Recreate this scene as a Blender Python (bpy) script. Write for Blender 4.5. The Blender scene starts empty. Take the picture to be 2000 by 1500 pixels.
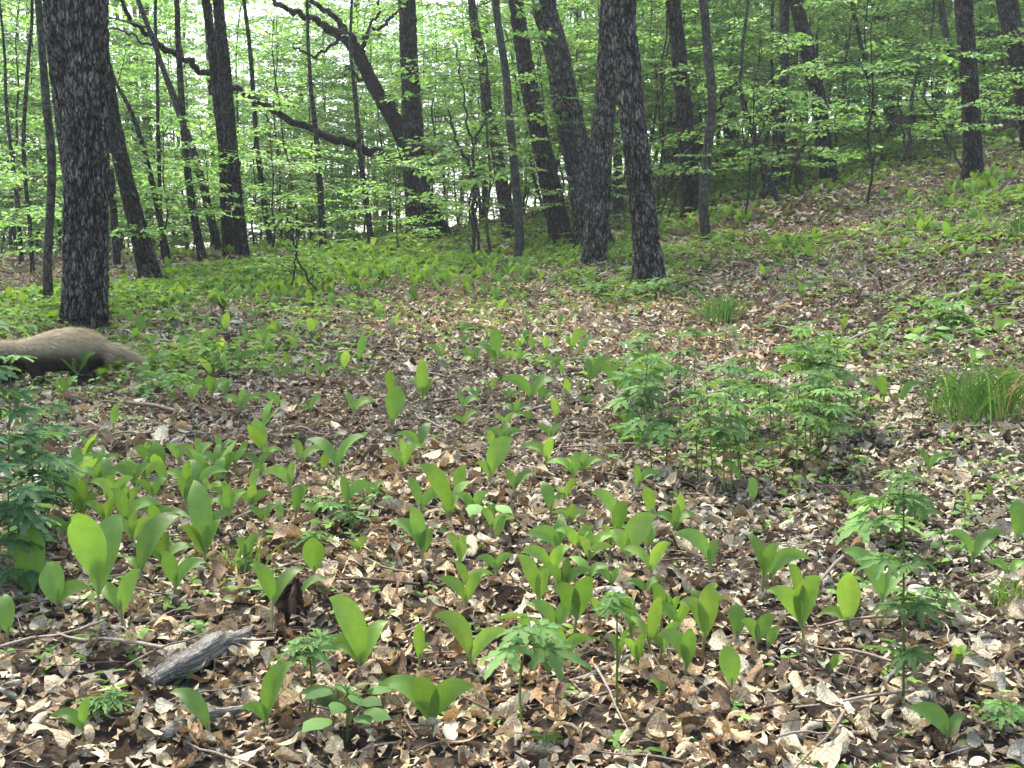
import bpy, math, random
import numpy as np
from mathutils import Vector

sc = bpy.context.scene
rng = np.random.default_rng(7)
random.seed(7)

# ------------------------------------------------------------------ camera
FPX = 2144.0                 # focal length in photograph pixels (2000 wide)
PITCH = math.radians(5.06)
CAMZ = 1.0
cam_d = bpy.data.cameras.new("camera")
cam_d.sensor_width = 36.0
cam_d.lens = 36.0 * FPX / 2000.0
cam_d.clip_start = 0.05
cam_d.clip_end = 2000.0
cam = bpy.data.objects.new("camera", cam_d)
sc.collection.objects.link(cam)
cam.location = (0, 0, CAMZ)
cam.rotation_euler = (math.radians(90) - PITCH, 0, 0)
sc.camera = cam

# ------------------------------------------------------------------ light
SUN_EL, SUN_AZ = math.radians(58), math.radians(-28)     # azimuth from +Y towards +X
world = bpy.data.worlds.new("World")
sc.world = world
world.use_nodes = True
wn = world.node_tree
wn.nodes.clear()
sky = wn.nodes.new("ShaderNodeTexSky")
sky.sky_type = 'NISHITA'
sky.sun_disc = False
sky.sun_elevation = SUN_EL
sky.sun_rotation = SUN_AZ
sky.air_density = 1.0
sky.dust_density = 4.0
bg = wn.nodes.new("ShaderNodeBackground")
bg.inputs["Strength"].default_value = 0.15
wo = wn.nodes.new("ShaderNodeOutputWorld")
wn.links.new(sky.outputs[0], bg.inputs["Color"])
wn.links.new(bg.outputs[0], wo.inputs["Surface"])

sun_d = bpy.data.lights.new("sun", 'SUN')
sun_d.energy = 2.3
sun_d.angle = math.radians(8)
sun_d.color = (1.0, 0.95, 0.86)
sun = bpy.data.objects.new("sun", sun_d)
sc.collection.objects.link(sun)
sd = Vector((math.sin(SUN_AZ) * math.cos(SUN_EL), math.cos(SUN_AZ) * math.cos(SUN_EL), math.sin(SUN_EL)))
sun.rotation_euler = sd.to_track_quat('Z', 'Y').to_euler()
sun.location = sd * 50

sc.view_settings.view_transform = 'Standard'
sc.view_settings.look = 'None'
sc.view_settings.gamma = 1.0
sc.view_settings.exposure = 2.2
sc.cycles.max_bounces = 7
sc.cycles.diffuse_bounces = 4
sc.cycles.transmission_bounces = 5
sc.cycles.glossy_bounces = 2
sc.cycles.transparent_max_bounces = 4
sc.cycles.sample_clamp_indirect = 6.0

# ------------------------------------------------------------------ numeric helpers
def _hash(ix, iy, iz, seed):
    h = (ix * 374761393 + iy * 668265263 + iz * 2147483647 + seed * 974634777) & 0xFFFFFFFF
    h = ((h ^ (h >> 13)) * 1274126177) & 0xFFFFFFFF
    h = (h ^ (h >> 16)) & 0xFFFFFF
    return h / float(0xFFFFFF)

def vnoise(P, seed=0):
    P = np.asarray(P, float)
    I = np.floor(P).astype(np.int64)
    F = P - I
    F = F * F * (3 - 2 * F)
    out = np.zeros(len(P))
    for dx in (0, 1):
        for dy in (0, 1):
            for dz in (0, 1):
                w = (F[:, 0] if dx else 1 - F[:, 0]) * (F[:, 1] if dy else 1 - F[:, 1]) * (F[:, 2] if dz else 1 - F[:, 2])
                out += w * _hash(I[:, 0] + dx, I[:, 1] + dy, I[:, 2] + dz, seed)
    return out

def fbm(P, octv=3, seed=0):
    P = np.asarray(P, float)
    s, a, t = 0, 1.0, 0
    for o in range(octv):
        s = s + a * vnoise(P * (2 ** o), seed + o * 17)
        t += a
        a *= 0.5
    return s / t

def n2(x, y, f, octv=2, seed=0):
    x = np.asarray(x, float); y = np.asarray(y, float)
    return fbm(np.stack([x.ravel() * f, y.ravel() * f, np.zeros(x.size)], 1), octv, seed).reshape(x.shape)

def terrain0(x, y):
    x = np.asarray(x, float); y = np.asarray(y, float)
    ye = np.where(y < 30, y, 30 + 45 * (1 - np.exp(-(y - 30) / 45.0)))
    z = 0.1 * ye
    u = x + 0.15 * ye - 2.3
    ramp = np.where(u > -1, 0.2 * np.log1p(np.exp(np.clip(u * 3.0, -30, 30))) / 3.0 + np.where(u * 3 > 30, 0.2 * (u - 10), 0), 0)
    ramp = np.where(u > 25, 5 + 8 * (1 - np.exp(-(u - 25) / 40)), ramp)
    z = z + ramp
    yd = 13.6 + 2.0 * np.clip(x + 4, 0, 30)
    t = np.clip(y - yd, 0, None)
    wgt = np.clip((9 - x) / 9, 0, 1)
    z = z - wgt * 0.24 * t * t / (t + 3)
    return np.clip(z, -25, None)

def terrain(x, y):
    x = np.asarray(x, float); y = np.asarray(y, float)
    b = (n2(x, y, 0.9, 2, 3) - 0.5) * 0.10 + (n2(x, y, 4.0, 2, 9) - 0.5) * 0.035
    return terrain0(x, y) + b

def T(x, y):
    return float(terrain(np.array([x]), np.array([y]))[0])

cp, sp = math.cos(PITCH), math.sin(PITCH)
def ray(px, py):
    a = (px - 1000.0) / FPX
    b = -(py - 750.0) / FPX
    return np.array([a, cp + b * sp, -sp + b * cp])

def at(px, py, Y):
    r = ray(px, py)
    return np.array([0, 0, CAMZ]) + r * (Y / r[1])

def hit(px, py):
    """where the line of sight through a photograph point meets the ground"""
    r = ray(px, py)
    ys = np.concatenate([np.arange(1.3, 8, 0.04), np.arange(8, 60, 0.12)])
    xs = r[0] / r[1] * ys
    zs = CAMZ + r[2] / r[1] * ys
    d = zs - terrain(xs, ys)
    k = np.where(d < 0)[0]
    i = k[0] if len(k) else len(ys) - 1
    return np.array([xs[i], ys[i], float(terrain(xs[i:i+1], ys[i:i+1])[0])])

# ------------------------------------------------------------------ object helpers
def link(o):
    sc.collection.objects.link(o)
    return o

def tag(o, label, cat, group=None):
    o["label"] = label
    o["category"] = cat
    if group:
        o["group"] = group
    return o

def kind(o, k, label=None):
    o["kind"] = k
    if label:
        o["label"] = label
    return o

def thing(name, label, cat, loc, group=None):
    o = bpy.data.objects.new(name, None)
    o.empty_display_size = 0.05
    link(o)
    o.location = tuple(float(v) for v in loc)
    tag(o, label, cat, group)
    return o

def make_mesh(name, V, F, mat, smooth=True, attrs=None):
    V = np.asarray(V, np.float32)
    F = np.asarray(F, np.int32)
    m = bpy.data.meshes.new(name)
    m.vertices.add(len(V))
    m.vertices.foreach_set("co", V.ravel())
    k = F.shape[1]
    m.loops.add(F.size)
    m.loops.foreach_set("vertex_index", F.ravel())
    m.polygons.add(len(F))
    m.polygons.foreach_set("loop_start", np.arange(0, F.size, k, dtype=np.int32))
    m.polygons.foreach_set("loop_total", np.full(len(F), k, np.int32))
    if smooth:
        m.polygons.foreach_set("use_smooth", np.ones(len(F), bool))
    for an, (ty, dat) in (attrs or {}).items():
        a = m.attributes.new(an, ty, 'POINT')
        dat = np.asarray(dat, np.float32)
        if ty == 'FLOAT':
            a.data.foreach_set("value", dat.ravel())
        elif ty == 'FLOAT_VECTOR':
            a.data.foreach_set("vector", dat.ravel())
        else:
            if dat.shape[1] == 3:
                dat = np.concatenate([dat, np.ones((len(dat), 1), np.float32)], 1)
            a.data.foreach_set("color", dat.ravel())
    m.update()
    m.validate()
    m.materials.append(mat)
    return m

def mobj(name, mesh, parent=None):
    o = bpy.data.objects.new(name, mesh)
    link(o)
    if parent is not None:
        o.parent = parent
    return o

class Buf:
    """collects pieces of quads with per-vertex attributes"""
    def __init__(s):
        s.V = []; s.F = []; s.A = {}; s.n = 0
    def add(s, V, F, **attrs):
        V = np.asarray(V, float)
        s.V.append(V); s.F.append(np.asarray(F) + s.n)
        for k, a in attrs.items():
            s.A.setdefault(k, []).append(np.asarray(a, float))
        s.n += len(V)
    def mesh(s, name, mat, origin=(0, 0, 0), smooth=True):
        at_ = {}
        for k, l in s.A.items():
            d = np.concatenate(l)
            at_[k] = ('FLOAT' if d.ndim == 1 else ('FLOAT_VECTOR' if k == 'bk' else 'FLOAT_COLOR'), d)
        return make_mesh(name, np.concatenate(s.V) - np.asarray(origin), np.concatenate(s.F), mat, smooth, at_)

def norm(v):
    v = np.asarray(v, float)
    return v / (np.linalg.norm(v, axis=-1, keepdims=True) + 1e-12)

def frames(dirs, nrm):
    """rotation matrices with x = dir, z ~ nrm"""
    x = norm(dirs)
    z = nrm - np.sum(nrm * x, 1, keepdims=True) * x
    z = norm(z)
    y = np.cross(z, x)
    return np.stack([x, y, z], 2)

def scatter(tv, tf, pos, R, scale, tint, buf, extra=None):
    """stamp a template (tv verts, tf quads) at many places into buf; scale (n,3)"""
    n, k = len(pos), len(tv)
    P = tv[None] * scale[:, None, :]
    W = np.einsum('nij,nkj->nki', R, P) + pos[:, None, :]
    F = (tf[None] + (np.arange(n) * k)[:, None, None]).reshape(-1, tf.shape[1])
    at_ = dict(tint=np.repeat(tint, k, 0))
    if extra:
        for nm, a in extra.items():
            at_[nm] = np.tile(a, n)
    buf.add(W.reshape(-1, 3), F, **at_)

def catmull(P, n):
    P = np.asarray(P, float)
    if len(P) == 2:
        t = np.linspace(0, 1, n)[:, None]
        return P[0] * (1 - t) + P[1] * t
    Q = np.vstack([2 * P[0] - P[1], P, 2 * P[-1] - P[-2]])
    seg = len(P) - 1
    t = np.linspace(0, seg - 1e-6, n)
    i = t.astype(int); f = (t - i)[:, None]
    a, b, c, d = Q[i], Q[i + 1], Q[i + 2], Q[i + 3]
    return 0.5 * ((2 * b) + (-a + c) * f + (2 * a - 5 * b + 4 * c - d) * f ** 2 + (-a + 3 * b - 3 * c + d) * f ** 3)

def tube(P, Rr, nseg, buf, rough=0.0, freq=(36, 7), seed=0, tint=None, cap=True, flare=0.0, lob=0.0):
    """tube along P with radii Rr; bark relief of depth `rough`"""
    P = np.asarray(P, float); Rr = np.asarray(Rr, float)
    n = len(P)
    Tn = norm(np.gradient(P, axis=0))
    ref = np.array([0, 1.0, 0.0]) if abs(Tn[0][1]) < 0.8 else np.array([1.0, 0, 0])
    X = norm(np.cross(Tn, ref[None].repeat(n, 0)))
    Y = np.cross(Tn, X)
    th = np.linspace(0, 2 * math.pi, nseg, endpoint=False)
    L = np.concatenate([[0], np.cumsum(np.linalg.norm(np.diff(P, axis=0), axis=1))])
    c, s_ = np.cos(th), np.sin(th)
    rad = np.repeat(Rr[:, None], nseg, 1)
    bk = np.stack([c[None] * rad, s_[None] * rad, np.repeat(L[:, None], nseg, 1)], 2)
    if lob:
        rad = rad * (1 + lob * (vnoise((bk * np.array([9, 9, 1.2])).reshape(-1, 3), seed + 5).reshape(rad.shape) - 0.5))
    if rough:
        rv = bk.reshape(-1, 3) * np.array([freq[0], freq[0], freq[1]])
        warp = (fbm(rv * 0.6, 2, seed + 50)[:, None] - 0.5) * np.array([1.6, 1.6, 0.5])
        a1 = 1 - np.abs(2 * vnoise(rv + warp, seed) - 1)           # furrows where close to 1
        a2 = fbm(rv * 2.3, 2, seed + 9)
        a3 = 1 - np.abs(2 * vnoise(rv * np.array([.5, .5, 2.2]) + 11, seed + 21) - 1)
        d = -np.clip((a1 - 0.55) / 0.45, 0, 1) ** 1.3 * 1.0 + (a2 - 0.5) * 0.8 - np.clip((a3 - .86) / .14, 0, 1) * .35
        rad = rad + (rough * d).reshape(rad.shape)
        groove = np.clip((a1 - 0.5) / 0.5, 0, 1)
    else:
        groove = np.zeros(rad.size)
    if flare:
        fl = flare * np.exp(-np.clip(L - 0.12, 0, None) / 0.14)[:, None] * (0.55 + 0.75 * (0.5 + 0.5 * np.cos(th * 5 + seed))[None])
        rad = rad * (1 + fl)
    V = P[:, None] + X[:, None] * (rad * c)[..., None] + Y[:, None] * (rad * s_)[..., None]
    V = V.reshape(-1, 3)
    i = np.arange(n - 1)[:, None] * nseg
    j = np.arange(nseg)[None]
    jn = (j + 1) % nseg
    F = np.stack([i + j, i + jn, i + nseg + jn, i + nseg + j], 2).reshape(-1, 4)
    if cap:
        V = np.vstack([V, P[-1] + Tn[-1] * Rr[-1] * .6, P[0]])
        base = (n - 1) * nseg
        js = np.arange(0, nseg, 2)
        jm = (js + 1) % nseg; je = (js + 2) % nseg
        Fc = np.stack([base + js, base + jm, base + je, np.full(len(js), len(V) - 2)], 1)
        Fb = np.stack([je, jm, js, np.full(len(js), len(V) - 1)], 1)
        F = np.vstack([F, Fc, Fb])
        bk2 = np.vstack([bk.reshape(-1, 3), bk[-1].mean(0), bk[0].mean(0)])
        groove = np.concatenate([groove, [0, 0]])
    else:
        bk2 = bk.reshape(-1, 3)
    kw = dict(bk=bk2, groove=groove)
    if tint is not None:
        kw = dict(tint=np.repeat(np.asarray(tint, float)[None], len(V), 0))
    buf.add(V, F, **kw)

# ------------------------------------------------------------------ materials
def new_mat(name):
    m = bpy.data.materials.new(name)
    m.use_nodes = True
    nt = m.node_tree
    nt.nodes.clear()
    out = nt.nodes.new("ShaderNodeOutputMaterial")
    return m, nt, out

def N(nt, t, **kw):
    n = nt.nodes.new(t)
    for k, v in kw.items():
        if hasattr(n, k):
            setattr(n, k, v)
        else:
            n.inputs[k].default_value = v
    return n

def ramp(nt, stops):
    r = nt.nodes.new("ShaderNodeValToRGB")
    e = r.color_ramp.elements
    while len(e) < len(stops):
        e.new(0.5)
    for i, (p, c) in enumerate(stops):
        e[i].position = p
        e[i].color = (c[0], c[1], c[2], 1)
    return r

def leaf_material(name, mix=0.45, rough=0.5, veins=False, trans=(1.25, 1.15, 0.55), spec=0.3, var=0.25):
    m, nt, out = new_mat(name)
    L = nt.links
    at_ = N(nt, "ShaderNodeAttribute", attribute_name="tint")
    oi = N(nt, "ShaderNodeObjectInfo")
    hs = N(nt, "ShaderNodeHueSaturation")
    mr = N(nt, "ShaderNodeMapRange")
    mr.inputs["To Min"].default_value = 1 - var
    mr.inputs["To Max"].default_value = 1 + var
    L.new(oi.outputs["Random"], mr.inputs["Value"])
    L.new(mr.outputs[0], hs.inputs["Value"])
    L.new(at_.outputs["Color"], hs.inputs["Color"])
    col = hs.outputs["Color"]
    bs = N(nt, "ShaderNodeBsdfPrincipled")
    bs.inputs["Roughness"].default_value = rough
    bs.inputs["Specular IOR Level"].default_value = spec
    tc = N(nt, "ShaderNodeTexCoord")
    no = N(nt, "ShaderNodeTexNoise")
    no.inputs["Scale"].default_value = 45
    L.new(tc.outputs["Object"], no.inputs["Vector"])
    mx = N(nt, "ShaderNodeMix", data_type='RGBA', blend_type='MULTIPLY')
    mx.inputs["Factor"].default_value = 0.5
    rp = ramp(nt, [(0.3, (.72, .74, .7)), (0.7, (1.12, 1.08, 1.1))])
    L.new(no.outputs["Fac"], rp.inputs[0])
    L.new(col, mx.inputs[6]); L.new(rp.outputs[0], mx.inputs[7])
    col = mx.outputs[2]
    if veins == 'net':
        ac = N(nt, "ShaderNodeAttribute", attribute_name="across")
        al = N(nt, "ShaderNodeAttribute", attribute_name="along")
        ab = N(nt, "ShaderNodeMath", operation='ABSOLUTE'); L.new(ac.outputs["Fac"], ab.inputs[0])
        m1 = N(nt, "ShaderNodeMath", operation='MULTIPLY'); m1.inputs[1].default_value = -16; L.new(ab.outputs[0], m1.inputs[0])
        m2 = N(nt, "ShaderNodeMath", operation='MULTIPLY_ADD'); m2.inputs[1].default_value = 52; L.new(al.outputs["Fac"], m2.inputs[0]); L.new(m1.outputs[0], m2.inputs[2])
        sn = N(nt, "ShaderNodeMath", operation='SINE'); L.new(m2.outputs[0], sn.inputs[0])
        q1 = N(nt, "ShaderNodeMapRange"); q1.inputs["From Min"].default_value = .55; q1.inputs["From Max"].default_value = 1; L.new(sn.outputs[0], q1.inputs["Value"])
        q2 = N(nt, "ShaderNodeMapRange"); q2.inputs["From Min"].default_value = .09; q2.inputs["From Max"].default_value = .02; L.new(ab.outputs[0], q2.inputs["Value"])
        mx_ = N(nt, "ShaderNodeMath", operation='MAXIMUM'); L.new(q1.outputs[0], mx_.inputs[0]); L.new(q2.outputs[0], mx_.inputs[1])
        n9 = N(nt, "ShaderNodeTexNoise"); n9.inputs["Scale"].default_value = 170; n9.inputs["Detail"].default_value = 4
        L.new(tc.outputs["Object"], n9.inputs["Vector"])
        rp9 = ramp(nt, [(0.32, (.45, .42, .38)), (0.5, (.95, .95, .95)), (0.7, (1.2, 1.2, 1.2))])
        L.new(n9.outputs["Fac"], rp9.inputs[0])
        mx2 = N(nt, "ShaderNodeMix", data_type='RGBA', blend_type='MULTIPLY'); mx2.inputs["Factor"].default_value = 0.8
        L.new(col, mx2.inputs[6]); L.new(rp9.outputs[0], mx2.inputs[7])
        mx3 = N(nt, "ShaderNodeMix", data_type='RGBA', blend_type='MULTIPLY')
        f3 = N(nt, "ShaderNodeMath", operation='MULTIPLY'); f3.inputs[1].default_value = .55
        L.new(mx_.outputs[0], f3.inputs[0]); L.new(f3.outputs[0], mx3.inputs["Factor"])
        L.new(mx2.outputs[2], mx3.inputs[6]); mx3.inputs[7].default_value = (.5, .42, .34, 1)
        col = mx3.outputs[2]
        bp = N(nt, "ShaderNodeBump"); bp.inputs["Strength"].default_value = 0.5; bp.inputs["Distance"].default_value = 0.003
        ad = N(nt, "ShaderNodeMath", operation='ADD'); L.new(mx_.outputs[0], ad.inputs[0]); L.new(n9.outputs["Fac"], ad.inputs[1])
        L.new(ad.outputs[0], bp.inputs["Height"]); L.new(bp.outputs[0], bs.inputs["Normal"])
    elif veins:
        ac = N(nt, "ShaderNodeAttribute", attribute_name="across")
        sn = N(nt, "ShaderNodeMath", operation='MULTIPLY'); sn.inputs[1].default_value = 36
        s2 = N(nt, "ShaderNodeMath", operation='SINE')
        L.new(ac.outputs["Fac"], sn.inputs[0]); L.new(sn.outputs[0], s2.inputs[0])
        rp2 = ramp(nt, [(0.0, (.92, .93, .92)), (1.0, (1.04, 1.03, 1.0))])
        m2 = N(nt, "ShaderNodeMapRange"); m2.inputs["From Min"].default_value = -1
        L.new(s2.outputs[0], m2.inputs["Value"]); L.new(m2.outputs[0], rp2.inputs[0])
        mx2 = N(nt, "ShaderNodeMix", data_type='RGBA', blend_type='MULTIPLY')
        mx2.inputs["Factor"].default_value = 0.8
        L.new(col, mx2.inputs[6]); L.new(rp2.outputs[0], mx2.inputs[7])
        col = mx2.outputs[2]
        bp = N(nt, "ShaderNodeBump"); bp.inputs["Strength"].default_value = 0.35; bp.inputs["Distance"].default_value = 0.002
        L.new(s2.outputs[0], bp.inputs["Height"]); L.new(bp.outputs[0], bs.inputs["Normal"])
    L.new(col, bs.inputs["Base Color"])
    if mix > 0:
        tr = N(nt, "ShaderNodeBsdfTranslucent")
        mt = N(nt, "ShaderNodeMix", data_type='RGBA', blend_type='MULTIPLY')
        mt.inputs["Factor"].default_value = 1.0
        mt.inputs[7].default_value = (trans[0], trans[1], trans[2], 1)
        L.new(col, mt.inputs[6]); L.new(mt.outputs[2], tr.inputs["Color"])
        ms = N(nt, "ShaderNodeMixShader"); ms.inputs[0].default_value = mix
        L.new(bs.outputs[0], ms.inputs[1]); L.new(tr.outputs[0], ms.inputs[2])
        L.new(ms.outputs[0], out.inputs["Surface"])
    else:
        L.new(bs.outputs[0], out.inputs["Surface"])
    return m

M_TREELEAF = leaf_material("tree_leaf", 0.52, trans=(1.08, 1.12, .75))
M_LILY = leaf_material("lily_leaf", 0.3, 0.42, trans=(1.02, 1.02, .62), veins=True, spec=0.35, var=0.18)
M_HERB = leaf_material("herb_leaf", 0.4, 0.7, spec=0.12, var=0.2)
M_LITTER = leaf_material("dry_leaf", 0.12, 0.8, veins="net", trans=(1.1, 0.9, 0.6), spec=0.2, var=0.0)
M_GRASS = leaf_material("grass_blade", 0.4, 0.5, var=0.1)
M_FUR = leaf_material("fur", 0.0, 0.9, spec=0.1, var=0.0)

def bark_material(name, dark, mid, light, scale=(38, 38, 6), bump=0.9, red=None):
    m, nt, out = new_mat(name)
    L = nt.links
    at_ = N(nt, "ShaderNodeAttribute", attribute_name="bk")
    gr = N(nt, "ShaderNodeAttribute", attribute_name="groove")
    mp = N(nt, "ShaderNodeMapping"); mp.inputs["Scale"].default_value = scale
    L.new(at_.outputs["Vector"], mp.inputs["Vector"])
    n1 = N(nt, "ShaderNodeTexNoise"); n1.inputs["Scale"].default_value = 1.0; n1.inputs["Detail"].default_value = 5
    n1.inputs["Distortion"].default_value = 0.6
    vo = N(nt, "ShaderNodeTexVoronoi", feature='DISTANCE_TO_EDGE'); vo.inputs["Scale"].default_value = 0.9
    L.new(mp.outputs[0], n1.inputs["Vector"])
    add = N(nt, "ShaderNodeVectorMath", operation='MULTIPLY_ADD')
    add.inputs[1].default_value = (1.9, 1.9, 1.2)
    L.new(n1.outputs["Color"], add.inputs[0]); L.new(mp.outputs[0], add.inputs[2])
    L.new(add.outputs[0], vo.inputs["Vector"])
    vm = N(nt, "ShaderNodeMapRange"); vm.inputs["From Max"].default_value = 0.17
    L.new(vo.outputs["Distance"], vm.inputs["Value"])
    hm = N(nt, "ShaderNodeMath", operation='MULTIPLY'); 
    nf_ = N(nt, "ShaderNodeTexNoise"); nf_.inputs["Scale"].default_value = 3.2; nf_.inputs["Detail"].default_value = 4
    L.new(mp.outputs[0], nf_.inputs["Vector"])
    pl = N(nt, "ShaderNodeMapRange"); pl.inputs["From Min"].default_value = .3; pl.inputs["From Max"].default_value = .7
    pl.inputs["To Min"].default_value = .2; pl.inputs["To Max"].default_value = .85
    L.new(nf_.outputs["Fac"], pl.inputs["Value"])
    L.new(vm.outputs[0], hm.inputs[0]); L.new(pl.outputs[0], hm.inputs[1])
    g2 = N(nt, "ShaderNodeMath", operation='MULTIPLY_ADD'); g2.inputs[1].default_value = -0.30
    L.new(gr.outputs["Fac"], g2.inputs[0]); L.new(hm.outputs[0], g2.inputs[2])
    rp = ramp(nt, [(0.0, dark), (0.34, mid), (0.75, light)])
    L.new(g2.outputs[0], rp.inputs[0])
    # blotches of lichen and damp
    n3 = N(nt, "ShaderNodeTexNoise"); n3.inputs["Scale"].default_value = 5.0; n3.inputs["Detail"].default_value = 3
    L.new(at_.outputs["Vector"], n3.inputs["Vector"])
    rp3 = ramp(nt, [(0.35, (.65, .64, .62)), (0.6, (1.1, 1.1, 1.06)), (0.75, (1.25, 1.35, 1.2))])
    L.new(n3.outputs["Fac"], rp3.inputs[0])
    mx = N(nt, "ShaderNodeMix", data_type='RGBA', blend_type='MULTIPLY'); mx.inputs["Factor"].default_value = 1
    L.new(rp.outputs[0], mx.inputs[6]); L.new(rp3.outputs[0], mx.inputs[7])
    bs = N(nt, "ShaderNodeBsdfPrincipled"); bs.inputs["Roughness"].default_value = 0.9
    bs.inputs["Specular IOR Level"].default_value = 0.15
    L.new(mx.outputs[2], bs.inputs["Base Color"])
    bp = N(nt, "ShaderNodeBump"); bp.inputs["Strength"].default_value = bump; bp.inputs["Distance"].default_value = 0.035
    L.new(hm.outputs[0], bp.inputs["Height"]); L.new(bp.outputs[0], bs.inputs["Normal"])
    L.new(bs.outputs[0], out.inputs["Surface"])
    return m

M_OAK = bark_material("oak_bark", (.012, .010, .008), (.10, .092, .075), (.36, .335, .28), (42, 42, 12))
M_BARK = bark_material("rough_bark", (.014, .013, .010), (.052, .048, .038), (.19, .178, .145), (44, 44, 12))
M_SMOOTH = bark_material("smooth_bark", (.025, .026, .02), (.06, .058, .045), (.12, .115, .09), (30, 30, 14), 0.4)
M_RED = bark_material("red_brown_wood", (.03, .018, .012), (.10, .055, .035), (.2, .12, .08), (40, 40, 5))
M_WOOD = bark_material("weathered_wood", (.26, .25, .21), (.46, .44, .38), (.62, .6, .53), (150, 150, 12), 0.9)
M_LIMB = bark_material("dark_limb_bark", (.008, .008, .006), (.02, .019, .015), (.055, .05, .042), (46, 46, 12))
M_PALEWOOD = bark_material("pale_stick_bark", (.08, .07, .055), (.24, .2, .16), (.42, .38, .33), (60, 60, 14), 0.5)

# soil
m, nt, out = new_mat("forest_soil")
L = nt.links
tc = N(nt, "ShaderNodeTexCoord")
n1 = N(nt, "ShaderNodeTexNoise"); n1.inputs["Scale"].default_value = 26; n1.inputs["Detail"].default_value = 8
n1.inputs["Roughness"].default_value = 0.7
L.new(tc.outputs["Object"], n1.inputs["Vector"])
vo = N(nt, "ShaderNodeTexVoronoi"); vo.inputs["Scale"].default_value = 24
L.new(tc.outputs["Object"], vo.inputs["Vector"])
rp = ramp(nt, [(0.3, (.010, .008, .006)), (0.5, (.045, .035, .025)), (0.66, (.11, .085, .06)), (0.85, (.25, .2, .15))])
L.new(n1.outputs["Fac"], rp.inputs[0])
bs = N(nt, "ShaderNodeBsdfPrincipled"); bs.inputs["Roughness"].default_value = 0.95
bs.inputs["Specular IOR Level"].default_value = 0.1
L.new(rp.outputs[0], bs.inputs["Base Color"])
bp = N(nt, "ShaderNodeBump"); bp.inputs["Strength"].default_value = 1.0; bp.inputs["Distance"].default_value = 0.03
L.new(n1.outputs["Fac"], bp.inputs["Height"]); L.new(bp.outputs[0], bs.inputs["Normal"])
L.new(bs.outputs[0], out.inputs["Surface"])
M_SOIL = m

# ------------------------------------------------------------------ ground sheet
gu = np.linspace(-1, 1, 420)
gx = np.sinh(gu * 5.2) / math.sinh(5.2) * 320
gv = np.linspace(0, 1, 460)
gy = -12 + 6 * gv + (np.exp(gv * 6.0) - 1) / (math.exp(6.0) - 1) * 420
X, Y = np.meshgrid(gx, gy)
Z = terrain(X, Y)
V = np.stack([X.ravel(), Y.ravel(), Z.ravel()], 1)
nx, ny = len(gx), len(gy)
i = (np.arange(ny - 1) * nx)[:, None]; j = np.arange(nx - 1)[None]
F = np.stack([i + j, i + j + 1, i + nx + j + 1, i + nx + j], 2).reshape(-1, 4)
g = mobj("ground", make_mesh("ground", V, F, M_SOIL))
kind(g, "structure")

# ------------------------------------------------------------------ fallen leaf litter
GA = {}
def leaf_grid(nl, nw, outline, curl=0.0, roll=0.0, cup=0.0, wav=0.0, ph=0.0):
    """leaf lying along +x, unit length, bent; returns verts, quads"""
    t = np.linspace(0, 1, nl + 1)
    w = outline(t)
    s = np.linspace(-1, 1, nw + 1)
    TT, SS = np.meshgrid(t, s, indexing='ij')
    W = w[:, None] * SS
    x = TT - 0.5
    y = W
    z = wav * np.sin(TT * 9 + ph + SS * 2) * np.abs(SS) + cup * SS * SS
    if abs(roll) > 1e-3:                      # roll across the width
        a = y * roll
        y = np.sin(a) / roll
        z = z + (1 - np.cos(a)) / roll
    if abs(curl) > 1e-3:                      # bend along the length
        a = x * curl
        x = np.sin(a) / curl * 1.0
        z = z + (1 - np.cos(a)) / curl
    V = np.stack([x, y, z], 2).reshape(-1, 3)
    GA[id(V)] = dict(across=SS.ravel().copy(), along=TT.ravel().copy(), keep=V)
    k = nw + 1
    i = (np.arange(nl) * k)[:, None]; j = np.arange(nw)[None]
    F = np.stack([i + j, i + k + j, i + k + j + 1, i + j + 1], 2).reshape(-1, 4)
    return V, F

def out_oak(t):
    return 0.03 + 0.30 * np.sin(np.pi * np.clip(t, 0, 1) ** 0.75) ** 0.8 * (1 + 0.16 * np.sin(t * 26)) * (t < 1) + 0.0
def out_oval(t):
    return 0.015 + 0.26 * np.sin(np.pi * t) ** 0.8
def out_frag(t):
    return 0.16 + 0.13 * np.sin(t * 7 + 1)

dry = np.array([[.46, .38, .24], [.36, .28, .17], [.53, .46, .31], [.25, .175, .10], [.38, .36, .27],
                [.52, .46, .32], [.14, .10, .062], [.27, .265, .2], [.48, .37, .21], [.54, .50, .38], [.07, .052, .035]])
dryp = np.array([.14, .14, .11, .13, .12, .07, .10, .09, .05, .02, .07]); dryp = dryp / dryp.sum()

# bare dark patches and tan drifts, from places in the photograph
def blob(px, py, rpx):
    h = hit(px, py)
    return h[0], h[1], rpx / FPX * h[1]
bare = [blob(640, 740, 200), blob(560, 680, 150), blob(900, 780, 200), blob(1180, 890, 120), blob(560, 900, 110), blob(640, 870, 110)]
tan = [blob(650, 780, 110), blob(900, 600, 240), blob(1150, 610, 160), blob(1330, 620, 150), blob(1500, 450, 190), blob(700, 1050, 260), blob(1150, 1350, 350), blob(800, 1180, 260), blob(1450, 700, 90)]

def field(x, y, blobs, ky=1.6):
    f = np.zeros_like(x)
    for bx, by, r in blobs:
        f = np.maximum(f, np.exp(-(((x - bx) / r) ** 2 + ((y - by) / (r * ky * 1.6)) ** 2)))
    return f

def wedge(n, y0, y1, marg=1.25, slope=0.47):
    """points uniform in the visible wedge of ground"""
    y = np.sqrt(rng.uniform(y0 ** 2, y1 ** 2, n))
    x = rng.uniform(-1, 1, n) * (y * slope * marg + 0.4)
    return x, y

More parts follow.
